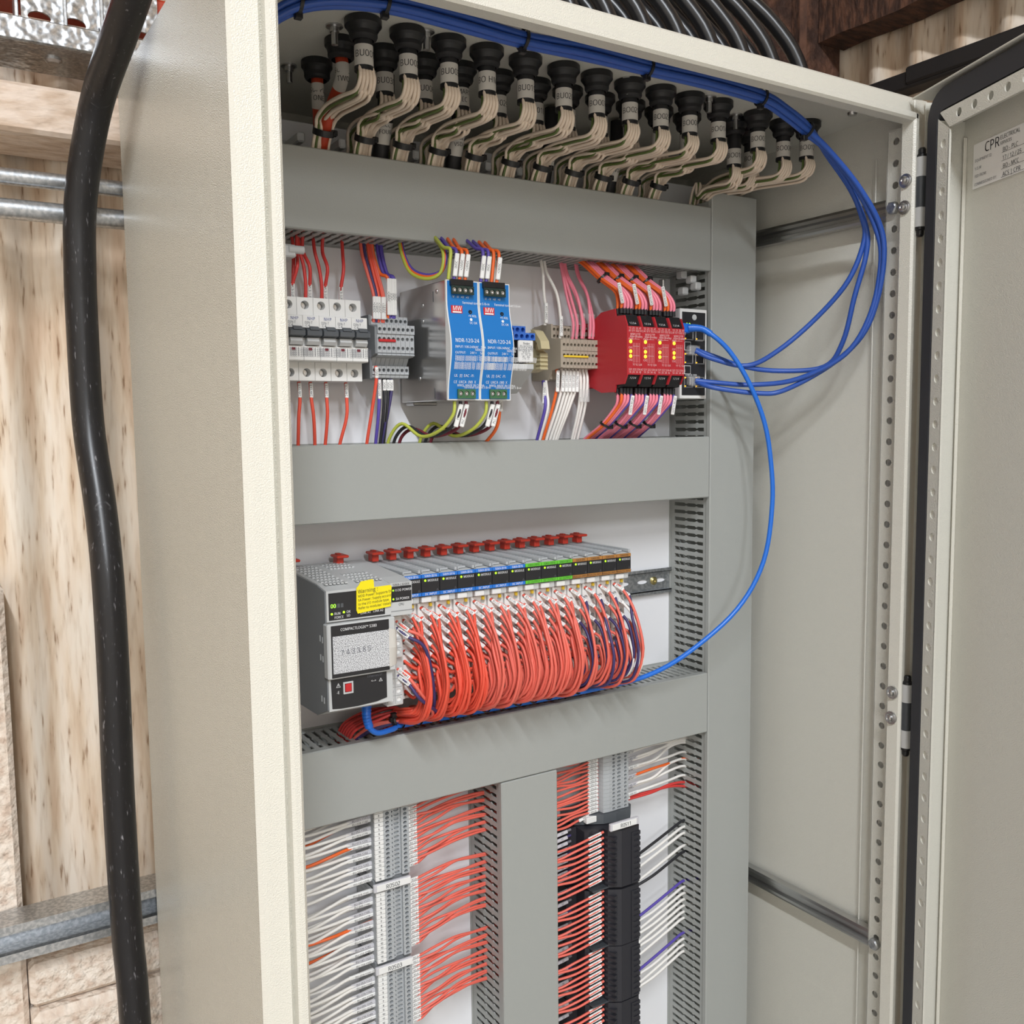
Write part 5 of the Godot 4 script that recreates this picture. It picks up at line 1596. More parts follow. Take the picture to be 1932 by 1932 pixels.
# ---------------------------------------------------------------- programmable controller
func controller() -> void:
	var xl := -0.5570      # left face
	var xm := -0.4890      # main block right edge
	var xr := -0.4650      # power section right edge
	var zf := 0.1370
	var yt := -0.3525
	var yb := -0.4715
	var o := thing("controller", "grey programmable controller with black panels under a yellow sticker and speckled tape", "controller", V(-0.511, yb, 0.008))
	var m := MB.new()
	m.prism(PackedVector2Array([Vector2(0.008, -0.3440), Vector2(0.030, -0.3440), Vector2(0.112, -0.3485), Vector2(zf, yt), Vector2(zf, -0.3830), Vector2(zf - 0.004, -0.3840), Vector2(zf - 0.004, -0.4385), Vector2(zf, -0.4395), Vector2(zf, yb), Vector2(0.105, -0.4830), Vector2(0.008, -0.4860)]), Vector3.ZERO, Vector3.BACK, Vector3.UP, Vector3.RIGHT, xl, xm)
	obj("case", m, M.light_grey, o)
	# darker left wall with latch slots
	m = MB.new()
	m.prism(PackedVector2Array([Vector2(0.008, -0.3450), Vector2(0.112, -0.3495), Vector2(zf - 0.002, yt - 0.001), Vector2(zf - 0.002, yb + 0.001), Vector2(0.105, -0.4820), Vector2(0.008, -0.4850)]), Vector3.ZERO, Vector3.BACK, Vector3.UP, Vector3.RIGHT, xl - 0.0008, xl)
	obj("side_wall", m, M.mid_grey, o)
	for y in [-0.4015, -0.4205, -0.4620]:
		m = MB.new()
		m.box(V(xl - 0.0012, y - 0.0030, 0.1185), V(xl - 0.0006, y + 0.0030, 0.1205))
		m.box(V(xl - 0.0012, y - 0.0036, 0.1250), V(xl - 0.0006, y + 0.0024, 0.1268))
		obj("latch_slot", m, M.light_grey, o)
	# vents across the top
	m = MB.new()
	for j in 9:
		for i_ in 15:
			var x := xl + 0.0050 + i_ * 0.0041
			var z := 0.020 + j * 0.0118
			var y := -0.3440 - 0.0045 * clampf((z - 0.030) / 0.082, 0.0, 1.0)
			if i_ in [6, 7] or (j in [3, 4] and i_ > 7):
				continue
			m.box(V(x, y - 0.0005, z), V(x + 0.0026, y + 0.0008, z + 0.0085))
	stuff("vent_rib", m, M.light_grey, o)
	# upper panel with display and lamps
	obj("panel", bx(V(xl + 0.0022, -0.3815, zf - 0.001), V(xm - 0.0068, -0.3548, zf + 0.0006), 0.0003), M.panel_black, o)
	var zt := zf + 0.0009
	m = MB.new()
	for j in 4:
		m.q(V(xl + 0.0036 + j * 0.0036, -0.3695, zt), V(xl + 0.0062 + j * 0.0036, -0.3695, zt), V(xl + 0.0062 + j * 0.0036, -0.3655, zt), V(xl + 0.0036 + j * 0.0036, -0.3655, zt), Vector3.BACK)
	obj("display_window", m, M.slate, o)
	text(o, "00", V(xl + 0.0064, -0.3675, zt + 0.0002), 0.0036, M.led_green)
	for d in [[0.0050, -0.3752], [0.0175, -0.3745], [0.0320, -0.3735]]:
		m = MB.new()
		m.lathe(V(xl + d[0], d[1], zf + 0.0005), Vector3.BACK, [Vector2(0.0012, 0), Vector2(0.0011, 0.0005), Vector2(0.0001, 0.0007)], 12)
		obj("status_led", m, M.led_green, o)
	var pr := func(s: String, x: float, y: float, h: float, mt: Material) -> void:
		text(o, s, V(xl + x, y, zt + 0.0001), h, mt, Vector3.RIGHT, Vector3.UP, "lettering", 3.0, true)
	for d in [["RUN", 0.0075, -0.3752], ["FORCE", 0.0075, -0.3790], ["OK", 0.0200, -0.3745], ["SD", 0.0200, -0.3783], ["NET A1", 0.0345, -0.3735], ["LINK A1", 0.0345, -0.3775], ["NET A2", 0.0480, -0.3730], ["LINK A2", 0.0480, -0.3770]]:
		pr.call(d[0], d[1], d[2], 0.0017, M.white_print)
	# door with name, tape over its lower part
	m = MB.new()
	m.box(V(xl - 0.0020, -0.4390, zf - 0.006), V(xm + 0.0022, -0.3845, zf + 0.0050), 0.0012)
	obj("front_door", m, M.light_grey, o)
	obj("door_panel", bx(V(xl + 0.0018, -0.4375, zf + 0.0045), V(xm - 0.0050, -0.3860, zf + 0.0054), 0.0003), M.panel_black, o)
	text(o, "COMPACTLOGIX™ 5380", V(xl + 0.0305, -0.3905, zf + 0.0057), 0.0026, M.white_print)
	# lower panel, curved, with the red socket
	m = MB.new()
	m.prism(PackedVector2Array([Vector2(xl + 0.0022, -0.4400), Vector2(xm - 0.0068, -0.4400), Vector2(xm - 0.0068, -0.4665), Vector2(xm - 0.018, -0.4690), Vector2(xl + 0.030, -0.4702), Vector2(xl + 0.012, -0.4700), Vector2(xl + 0.0030, -0.4690)]), Vector3.ZERO, Vector3.RIGHT, Vector3.UP, Vector3.BACK, zf - 0.001, zf + 0.0006)
	obj("panel", m, M.panel_black, o)
	m = MB.new()
	for e in [[0.0, 0.0, 0.0105, 0.0016], [0.0, 0.0104, 0.0105, 0.0016], [0.0, 0.0016, 0.0016, 0.0104], [0.0089, 0.0016, 0.0105, 0.0104]]:
		m.box(V(xl + 0.0145 + e[0], -0.4560 + e[1], zf + 0.0004), V(xl + 0.0145 + maxf(e[2], e[0] + 0.0016), -0.4560 + (e[1] + e[3] if e[1] != 0.0016 else 0.0104), zf + 0.0016), 0.0002)
	obj("socket_frame", m, M.light_grey, o)
	obj("red_plug", bx(V(xl + 0.0166, -0.4540, zf + 0.0004), V(xl + 0.0232, -0.4460, zf + 0.0019), 0.0006), M.red_plastic, o)
	for d in [["<-->", 0.0440, -0.4472, 0.0022], ["-E", 0.0075, -0.4535, 0.0026]]:
		pr.call(d[0], d[1], d[2], d[3], M.white_print)
	tri_sign(o, V(xl + 0.0095, -0.4462, zt + 0.0002), 0.0042, M.white_print)
	tri_sign(o, V(xl + 0.0545, -0.4470, zt + 0.0002), 0.0036, M.white_print)
	pr.call("Ethernet/IP", 0.0400, -0.4420, 0.0012, M.grey_print)
	# narrow power section
	m = MB.new()
	m.prism(PackedVector2Array([Vector2(0.008, -0.3440), Vector2(0.030, -0.3440), Vector2(0.112, -0.3485), Vector2(zf - 0.001, -0.3515), Vector2(zf - 0.001, -0.3850), Vector2(0.112, -0.3880), Vector2(0.112, -0.4800), Vector2(0.008, -0.4840)]), Vector3.ZERO, Vector3.BACK, Vector3.UP, Vector3.RIGHT, xm, xr)
	obj("power_section", m, M.light_grey, o)
	obj("power_panel", bx(V(xm + 0.0010, -0.3710, zf - 0.0015), V(xr - 0.0006, -0.3552, zf - 0.0004), 0.0003), M.panel_black, o)
	text(o, "5069-L320ER", V(xm + 0.0118, -0.3535, zf - 0.0003), 0.0017, M.ink)
	text(o, "MOD POWER", V(xm + 0.0140, -0.3590, zf), 0.0015, M.white_print)
	text(o, "SA POWER", V(xm + 0.0130, -0.3678, zf), 0.0015, M.white_print)
	text(o, "CPU", V(xm + 0.0118, -0.3738, zf - 0.0005), 0.0019, M.ink)
	for y in [-0.3590, -0.3678]:
		m = MB.new()
		m.lathe(V(xm + 0.0030, y, zf - 0.0005), Vector3.BACK, [Vector2(0.0010, 0), Vector2(0.0009, 0.0005), Vector2(0.0001, 0.0006)], 10)
		obj("status_led", m, M.led_green, o)
	obj("section_seam", bx(V(xm, -0.3805, zf - 0.0012), V(xr, -0.3800, zf - 0.0006)), M.mid_grey, o)
	# its little terminal blocks
	for d in [[-0.4330, -0.3890], [-0.4830, -0.4440]]:
		m = MB.new()
		m.box(V(xm + 0.0015, d[0], 0.105), V(xr - 0.0040, d[1], 0.119), 0.0008)
		obj("terminal_plug", m, M.white_plastic, o)
		m = MB.new()
		for j in 4:
			m.hole(V(xm + 0.0020, d[0] + 0.002 + j * 0.0090, 0.1200), Vector3.RIGHT, Vector3.UP, 0.0080, 0.0086, 0.0040, 0.0043, 0.0026, 0.0022, 0.004, 10)
			m.hole(V(xm + 0.0105, d[0] + 0.002 + j * 0.0090, 0.1200), Vector3.RIGHT, Vector3.UP, 0.0080, 0.0086, 0.0040, 0.0043, 0.0026, 0.0022, 0.004, 10)
		obj("entry_face", m, M.light_grey, o)
	for x in [-0.5570, -0.5020]:
		latch(o, x)
	# tape and sticker lie on it: things of their own
	var tp := thing("tape_strip", "strip of grey speckled tape with faint handwriting stuck across the controller door", "tape", V(-0.525, -0.4330, zf + 0.0055))
	m = MB.new()
	m.box(V(xl + 0.0032, -0.4335, zf + 0.0052), V(xm - 0.0052, -0.3965, zf + 0.0058), 0.0002)
	obj("strip", m, M.speckled_tape, tp)
	m = MB.new()
	var prev: Array = []
	for j in 9:
		var f := j / 8.0
		var x := xm - 0.0056 + 0.0105 * sin(f * 1.7)
		var z := zf + 0.0058 + 0.0030 * f - 0.012 * f * f
		var row := [V(x, -0.4345 + 0.0030 * f, z), V(x, -0.4150, z + 0.0016 * sin(f * PI)), V(x, -0.3950 - 0.0050 * f, z)]
		if prev.size():
			for e in 2:
				m.q(prev[e], row[e], row[e + 1], prev[e + 1], V(0.5, 0, 1))
		prev = row
	obj("curled_end", m, M.tape_paper, tp)
	text(tp, "7 4 3 3 8 5", V(xl + 0.0270, -0.4130, zf + 0.0060), 0.0050, M.grey_print, V(1, 0.03, 0), V(-0.1, 1, 0))
	var sk := thing("warning_sticker", "bright yellow stepped warning sticker stuck over the top edge of the controller", "sticker", V(-0.51, -0.378, zf))
	m = MB.new()
	m.prism(PackedVector2Array([Vector2(-0.5255, -0.3775), Vector2(-0.4900, -0.3740), Vector2(-0.4885, -0.3540), Vector2(-0.4900, -0.3525), Vector2(-0.5075, -0.3530), Vector2(-0.5078, -0.3462), Vector2(-0.5090, -0.3448), Vector2(-0.5215, -0.3460), Vector2(-0.5240, -0.3500), Vector2(-0.5262, -0.3520), Vector2(-0.5268, -0.3740)]), Vector3.ZERO, Vector3.RIGHT, Vector3.UP, Vector3.BACK, zf + 0.0012, zf + 0.0018)
	obj("sheet", m, M.sticker_yellow, sk)
	var u := V(1, 0.05, 0)
	text(sk, "Warning :", V(-0.5250, -0.3560, zf + 0.0021), 0.0036, M.ink, u, V(-0.05, 1, 0), "lettering", 2.5, true)
	for j in 4:
		text(sk, ["MOD Power: Supports DC only.", "SA Power: Supply according", "to the I/O module type.", "Refer to modules' installs."][j], V(-0.5250, -0.3605 - j * 0.0040, zf + 0.0021), 0.0021, M.ink, u, V(-0.05, 1, 0), "lettering", 2.5, true)

func latch(o: Node3D, x: float) -> void:
	var m := MB.new()
	m.box(V(x + 0.0010, -0.3455, 0.014), V(x + 0.0090, -0.3370, 0.026), 0.0008)
	m.box(V(x - 0.0015, -0.3372, 0.012), V(x + 0.0125, -0.3342, 0.033), 0.0010)
	m.box(V(x + 0.0030, -0.3345, 0.014), V(x + 0.0080, -0.3330, 0.022), 0.0006)
	obj("rail_latch", m, M.latch_red, o)

# ---------------------------------------------------------------- input and output modules and their wire loops
func io_modules() -> void:
	var p := 0.0217
	var x00 := -0.4641
	var ord_ := ["first", "second", "third", "fourth", "fifth", "sixth", "seventh"]
	for k in 14:
		var kind := 0 if k < 7 else (1 if k < 10 else 2)
		var x0 := x00 + p * k
		var xa := x0 + 0.0003
		var xb := x0 + p - 0.0003
		var band: Material = [M.band_blue, M.band_green, M.band_brown][kind]
		var word: String = ["blue", "green", "brown"][kind]
		var nth: String = ord_[[k, k - 7, k - 10][kind]]
		var which := "%s %s-banded" % [nth, word]
		var o := thing("io_module", "grey %s module with %s bands, %s of its colour counted from the left" % [["input", "output", "analog input"][kind], word, nth], "input module", V(x0 + p / 2, -0.485, 0.008))
		var m := MB.new()
		m.prism(PackedVector2Array([Vector2(0.008, -0.3475), Vector2(0.106, -0.3495), Vector2(0.1115, -0.3505), Vector2(0.1115, -0.3735), Vector2(0.100, -0.3745), Vector2(0.092, -0.4840), Vector2(0.008, -0.4870)]), Vector3.ZERO, Vector3.BACK, Vector3.UP, Vector3.RIGHT, xa, xb)
		obj("case", m, M.light_grey, o)
		# raised side fin and vent ridges on top
		m = MB.new()
		m.box(V(xb - 0.0030, -0.3490, 0.012), V(xb, -0.3455, 0.1125), 0.0005)
		for j in 12:
			m.box(V(xa + 0.0045, -0.3490, 0.022 + j * 0.0070), V(xb - 0.0062, -0.3468, 0.0262 + j * 0.0070), 0.0003)
		m.box(V(xa + 0.0015, -0.3490, 0.012), V(xa + 0.0028, -0.3462, 0.110), 0.0003)
		stuff("top_fin", m, M.grey_plastic, o)
		# front panel: band, black field, band
		var zf := 0.1120
		var nb := obj("name_band", bx(V(xa, -0.3541, zf - 0.001), V(xb, -0.3502, zf + 0.0012), 0.0003), band, o)
		var pn := obj("panel", bx(V(xa, -0.3693, zf - 0.001), V(xb, -0.3542, zf + 0.0010), 0.0003), M.panel_black, o)
		var tb := obj("type_band", bx(V(xa, -0.3732, zf - 0.001), V(xb, -0.3694, zf + 0.0012), 0.0003), band, o)
		var ink: Material = M.white_print if kind == 0 else M.ink
		text(nb, ["5069-IB16", "5069-OB16", "5069-IF8"][kind], V(x0 + p / 2, -0.3521, zf + 0.0014), 0.0018, ink, Vector3.RIGHT, Vector3.UP, "lettering", 4.0)
		text(tb, ["DC INPUT", "DC OUTPUT", "ANALOG INPUT"][kind], V(x0 + p / 2, -0.3713, zf + 0.0014), 0.0018 if kind < 2 else 0.0016, ink, Vector3.RIGHT, Vector3.UP, "lettering", 4.0)
		text(pn, "MODULE", V(x0 + p * 0.62, -0.3570, zf + 0.0012), 0.0015, M.white_print, Vector3.RIGHT, Vector3.UP, "lettering", 4.0)
		tri_sign(pn, V(x0 + p * 0.86, -0.3672, zf + 0.0012), 0.0026, M.grey_print)
		m = MB.new()
		m.lathe(V(xa + 0.0042, -0.3568, zf + 0.0009), Vector3.BACK, [Vector2(0.0013, 0), Vector2(0.0011, 0.0005), Vector2(0.0001, 0.0007)], 10)
		obj("status_led", m, M.led_green, pn)
		# removable terminal block: white latch, clear clip, column of entries
		obj("latch_tab", bx(V(xa + 0.0012, -0.3808, 0.098), V(xa + 0.0128, -0.3748, 0.1105), 0.0008), M.white_plastic, o)
		obj("latch_tab", bx(V(xa + 0.0130, -0.3812, 0.098), V(xb - 0.0008, -0.3742, 0.1095), 0.0008), M.light_grey, o)
		m = MB.new()
		for j in 9:
			for c in 2:
				m.hole(V(xa + 0.0006 + c * 0.0098, -0.4830 + j * 0.0111, 0.1010), Vector3.RIGHT, Vector3.UP, 0.0098, 0.0111, 0.0049, 0.0055, 0.0032, 0.0028, 0.0080, 8)
		obj("terminal_block", m, M.white_plastic, o)
		obj("coding_pin", bx(V(xa + 0.0136, -0.3868, 0.0995), V(xa + 0.0166, -0.3828, 0.1042), 0.0006), M.yellow_plastic, o)
		latch(o, x0 + 0.0040)
		# wires: two columns of entries, each looping out, down and back into the trunking
		var n_ := 17 if kind < 2 else 12
		for j in n_:
			var f := float(j) / (n_ - 1)
			var cl := j % 2
			var ys := lerpf(-0.3875, -0.4740, f)
			var a := V(x0 + 0.0050 + cl * 0.0095, ys, 0.0985)
			var bul := lerpf(1.0, 0.42, f) * rng.randf_range(0.86, 1.08)
			var jx := rng.randf_range(-0.0035, 0.0035)
			var dir := V(0.0062, -0.0070, 0.0120)
			var s0 := a + dir * 0.15
			var s1 := a + dir
			var depth := 0.0985 + 0.0440 * bul
			var bot := -0.5060 + f * 0.0120 + rng.randf_range(-0.0040, 0.0020)
			var xe := x0 + 0.0100 + jx + cl * 0.003
			var pts := [a, s1, V(x0 + 0.0155 + jx * 0.7, lerpf(ys, -0.470, 0.40), depth * 0.55 + 0.098 * 0.45 + 0.006), V(x0 + 0.0165 + jx, lerpf(ys, -0.490, 0.72), depth), V(xe + 0.003, lerpf(bot, ys, 0.10), depth - 0.008), V(xe, bot, 0.105 + 0.010 * (1.0 - f)), V(xe - 0.003, bot - 0.006, 0.084), V(xe - 0.005, bot - 0.014, 0.064), V(xe - 0.006, -0.545, 0.046)]
			var mt: Material = M.wire_coral
			var cn := "coral red"
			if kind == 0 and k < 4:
				mt = M.wire_red  # same wire colour as the rest, with brighter light put into it
				cn = "lit-tinted red"
			if kind == 2 and j % 3 == 1:
				mt = M.wire_navy
				cn = "dark purple"
			if k == 13 and j % 5 == 2:
				mt = M.wire_white
				cn = "white"
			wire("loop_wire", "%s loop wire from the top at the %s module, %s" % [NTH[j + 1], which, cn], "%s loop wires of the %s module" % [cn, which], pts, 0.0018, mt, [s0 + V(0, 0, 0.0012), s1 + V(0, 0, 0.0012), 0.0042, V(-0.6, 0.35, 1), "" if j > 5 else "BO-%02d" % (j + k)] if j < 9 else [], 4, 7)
		var t := tie_ring("cable_tie", "black tie gathering the loops under the %s module" % which, V(x0 + 0.006, -0.514, 0.082), V(-0.3, -0.5, -0.8), 0.0085, 0.0022)
	# a few wires at the controller's own terminals
	var ex := [[M.wire_coral, "red", -0.3950, 0.0], [M.wire_navy, "dark purple", -0.4020, 0.004], [M.wire_coral, "red", -0.4450, 0.002], [M.wire_navy, "dark purple", -0.4520, 0.006]]
	for j in 4:
		var e: Array = ex[j]
		var a := V(-0.4750, e[2], 0.1180)
		var low := j > 1
		wire("power_wire", "%s wire at the %s terminals on the controller's right side" % [e[1], "lower" if low else "upper"], "", [a, a + V(0.008, -0.008, 0.010), a + V(0.018 if low else 0.026, -0.024, 0.016), V(-0.4385 + e[3], -0.485 if not low else -0.497, 0.122), V(-0.4420 + e[3], -0.508, 0.104), V(-0.455, -0.512, 0.086), V(-0.485, -0.516 - e[3], 0.070), V(-0.505, -0.540, 0.050)], 0.0019, e[0], [a + V(0.0005, -0.0005, 0.002), a + V(0.0085, -0.0085, 0.0115), 0.0044, V(-0.5, 0.3, 1), "MLR-204"])
	var t2 := tie_ring("cable_tie", "black tie round the wires behind the controller's blue plug", V(-0.462, -0.5115, 0.082), V(-0.9, -0.2, -0.4), 0.0062, 0.0024)
	# wires lying along the trunking behind
	for j in 6:
		var z := 0.030 + j * 0.006
		wire("run_wire", "%s dark red wire lying behind the controller's blue plug" % NTH[j + 1], "red wires lying behind the blue plug", [V(-0.430, -0.5200, z + 0.012), V(-0.452, -0.5080 + 0.002 * (j % 3), z + 0.020), V(-0.478, -0.5080 - 0.002 * (j % 2), z + 0.014), V(-0.500, -0.5220, z), V(-0.507, -0.5420, z - 0.006)], 0.0018, M.wire_deep_red)

# ---------------------------------------------------------------- lower left: column of grey terminals
func left_strip() -> void:
	var p := 0.00517
	var proto: Node3D = null
	var tops := [-0.6155, -0.7115, -0.8055]
	var words := ["R0S01", "R0S02", "R0S03", "R0S04"]
	for s in 3:
		var y1: float = tops[s]
		var gname := "grey terminals of the group marked %s" % words[s]
		for j in 16:
			var y := y1 - p * (j + 1)
			var lb := "grey terminal with marker %s in the column of group %s" % [NUM[j + 1], words[s]]
			var o: Node3D
			if proto:
				o = dup(proto, V(0, y - proto.position.y, 0), lb)
				o.set_meta("group", gname)
			else:
				o = thing("terminal_block", lb, "terminal", V(-0.459, y, 0.004), gname)
				proto = o
				var m := MB.new()
				m.prism(PackedVector2Array([Vector2(-0.4790, 0.004), Vector2(-0.4790, 0.0560), Vector2(-0.4690, 0.0575), Vector2(-0.4690, 0.0520), Vector2(-0.4372, 0.0520), Vector2(-0.4372, 0.0480), Vector2(-0.4340, 0.040), Vector2(-0.4340, 0.004)]), Vector3.ZERO, Vector3.RIGHT, Vector3.BACK, Vector3.UP, y + 0.0001, y + p - 0.0001)
				obj("body", m, M.grey_plastic, o)
				m = MB.new()
				m.hole(V(-0.4688, y + 0.0001, 0.0590), Vector3.RIGHT, Vector3.UP, 0.0098, p - 0.0002, 0.0049, p / 2, 0.0024, 0.0019, 0.0068, 12)
				m.hole(V(-0.4468, y + 0.0001, 0.0590), Vector3.RIGHT, Vector3.UP, 0.0094, p - 0.0002, 0.0046, p / 2, 0.0024, 0.0019, 0.0068, 12)
				m.hole(V(-0.4590, y + 0.0001, 0.0575), Vector3.RIGHT, Vector3.UP, 0.0030, p - 0.0002, 0.0015, p / 2, 0.0008, 0.0012, 0.0050, 8)
				m.hole(V(-0.4560, y + 0.0001, 0.0555), Vector3.RIGHT, Vector3.UP, 0.0092, p - 0.0002, 0.0046, p / 2, 0.0033, 0.0018, 0.0034, 8)
				obj("entry_face", m, M.grey_plastic, o)
				obj("marker_tag", bx(V(-0.4797, y + 0.00025, 0.0570), V(-0.4690, y + p - 0.00025, 0.0602), 0.0004), M.paper, o)
			text(o, str(j + 1), V(-0.4745, y + p / 2, 0.0604), 0.0021, M.ink, Vector3.RIGHT, Vector3.UP, "number", 5.0)
		# group tag on its bracket
		var ty := y1 - p * 16 - 0.0062
		var b := thing("end_bracket", "dark grey end bracket below the terminals of group %s" % words[s], "bracket", V(-0.459, ty - 0.004, 0.004))
		obj("body", bx(V(-0.480, ty - 0.0042, 0.004), V(-0.436, ty + 0.0052, 0.0540), 0.001), M.mid_grey, b)
		var t := thing("group_tag", "white group tag printed %s, clipped across the grey terminal column" % words[s + 1], "label", V(-0.4615, ty - 0.0045, 0.058))
		var m2 := MB.new()
		m2.box(V(-0.4838, ty - 0.0045, 0.0600), V(-0.4385, ty + 0.0045, 0.0640), 0.0008)
		obj("frame", m2, M.sleeve, t)
		obj("card", bx(V(-0.4805, ty - 0.0037, 0.0638), V(-0.4390, ty + 0.0037, 0.0645), 0.0003), M.paper, t)
		text(t, words[s + 1], V(-0.4610, ty, 0.0648), 0.0046, M.ink, Vector3.RIGHT, Vector3.UP, "lettering", 1.5)
		# sleeved field wires on the left
		for j in 19:
			var y := y1 - 0.0020 - (p * 16.0 + 0.002) * j / 18.6
			var zz := 0.0470 if j % 3 != 1 else 0.0390
			var skew := rng.randf_range(-0.0014, 0.0014)
			var orange := (s == 0 and j in [4, 9]) or (s == 1 and j in [8, 13]) or (s == 2 and j == 15)
			var a := V(-0.4740, y, zz - 0.003)
			var c := V(-0.5080 + rng.randf_range(-0.0015, 0.0015), y + skew - 0.001, zz)
			var mt: Material = M.wire_orange if orange else M.wire_white
			var cn := "orange" if orange else "white"
			var dy := -0.010 * (0.5 + 0.5 * sin(j * 2.1 + s)) - 0.004
			wire("field_wire", "%s sleeved field wire from the top left of group %s, %s" % [NTH[j + 1], words[s], cn], "%s sleeved field wires of group %s" % [cn, words[s]],
				[a, c, c + V(-0.020, dy * 0.35 + 0.001, 0.002), c + V(-0.045, dy, -0.004), c + V(-0.066, dy * 1.2, -0.012), c + V(-0.085, dy * 1.3, -0.018)], 0.0018, mt,
				[c, V(-0.4765, y, zz), 0.0044 if j % 2 == 0 else 0.0040, V(-0.45, 0.12 * (j % 3 - 1), 1), "BU-%03d-%d" % [17 + j * 7 + s * 11, 1101 + j * 13], M.paper if j % 3 == 0 else M.sleeve])
		# short markers and red wires on the right
		for j in 16:
			var y := y1 - p * (j + 0.5)
			var a := V(-0.4345, y, 0.0470)
			var c := V(-0.4215, y + 0.0002, 0.0470)
			var up := 0.0050 + 0.0030 * sin(j * 1.3 + s)
			var ye := y1 - 0.004 - (0.074) * (floorf(j / 2.0) + 0.5) / 8.0 + (0.0018 if j % 2 else 0.0) + 0.004
			wire("terminal_wire", "coral red wire arching right from terminal %s of group %s" % [NUM[j + 1], words[s]], "coral red wires of group %s" % words[s],
				[a, c, V(-0.400, lerpf(y, ye, 0.3) + up * 0.6, 0.046 + 0.004 * sin(j * 2.0)), V(-0.372, lerpf(y, ye, 0.7) + up, 0.044), V(-0.345, ye + up * 0.5, 0.040), V(-0.322, ye, 0.036), V(-0.300, ye - 0.002, 0.034)], 0.00155, M.wire_coral,
				[V(-0.4340, y, 0.0480), c, 0.0040, V(-0.45, 0.1, 1), "R0.%d" % j], 5, 7)

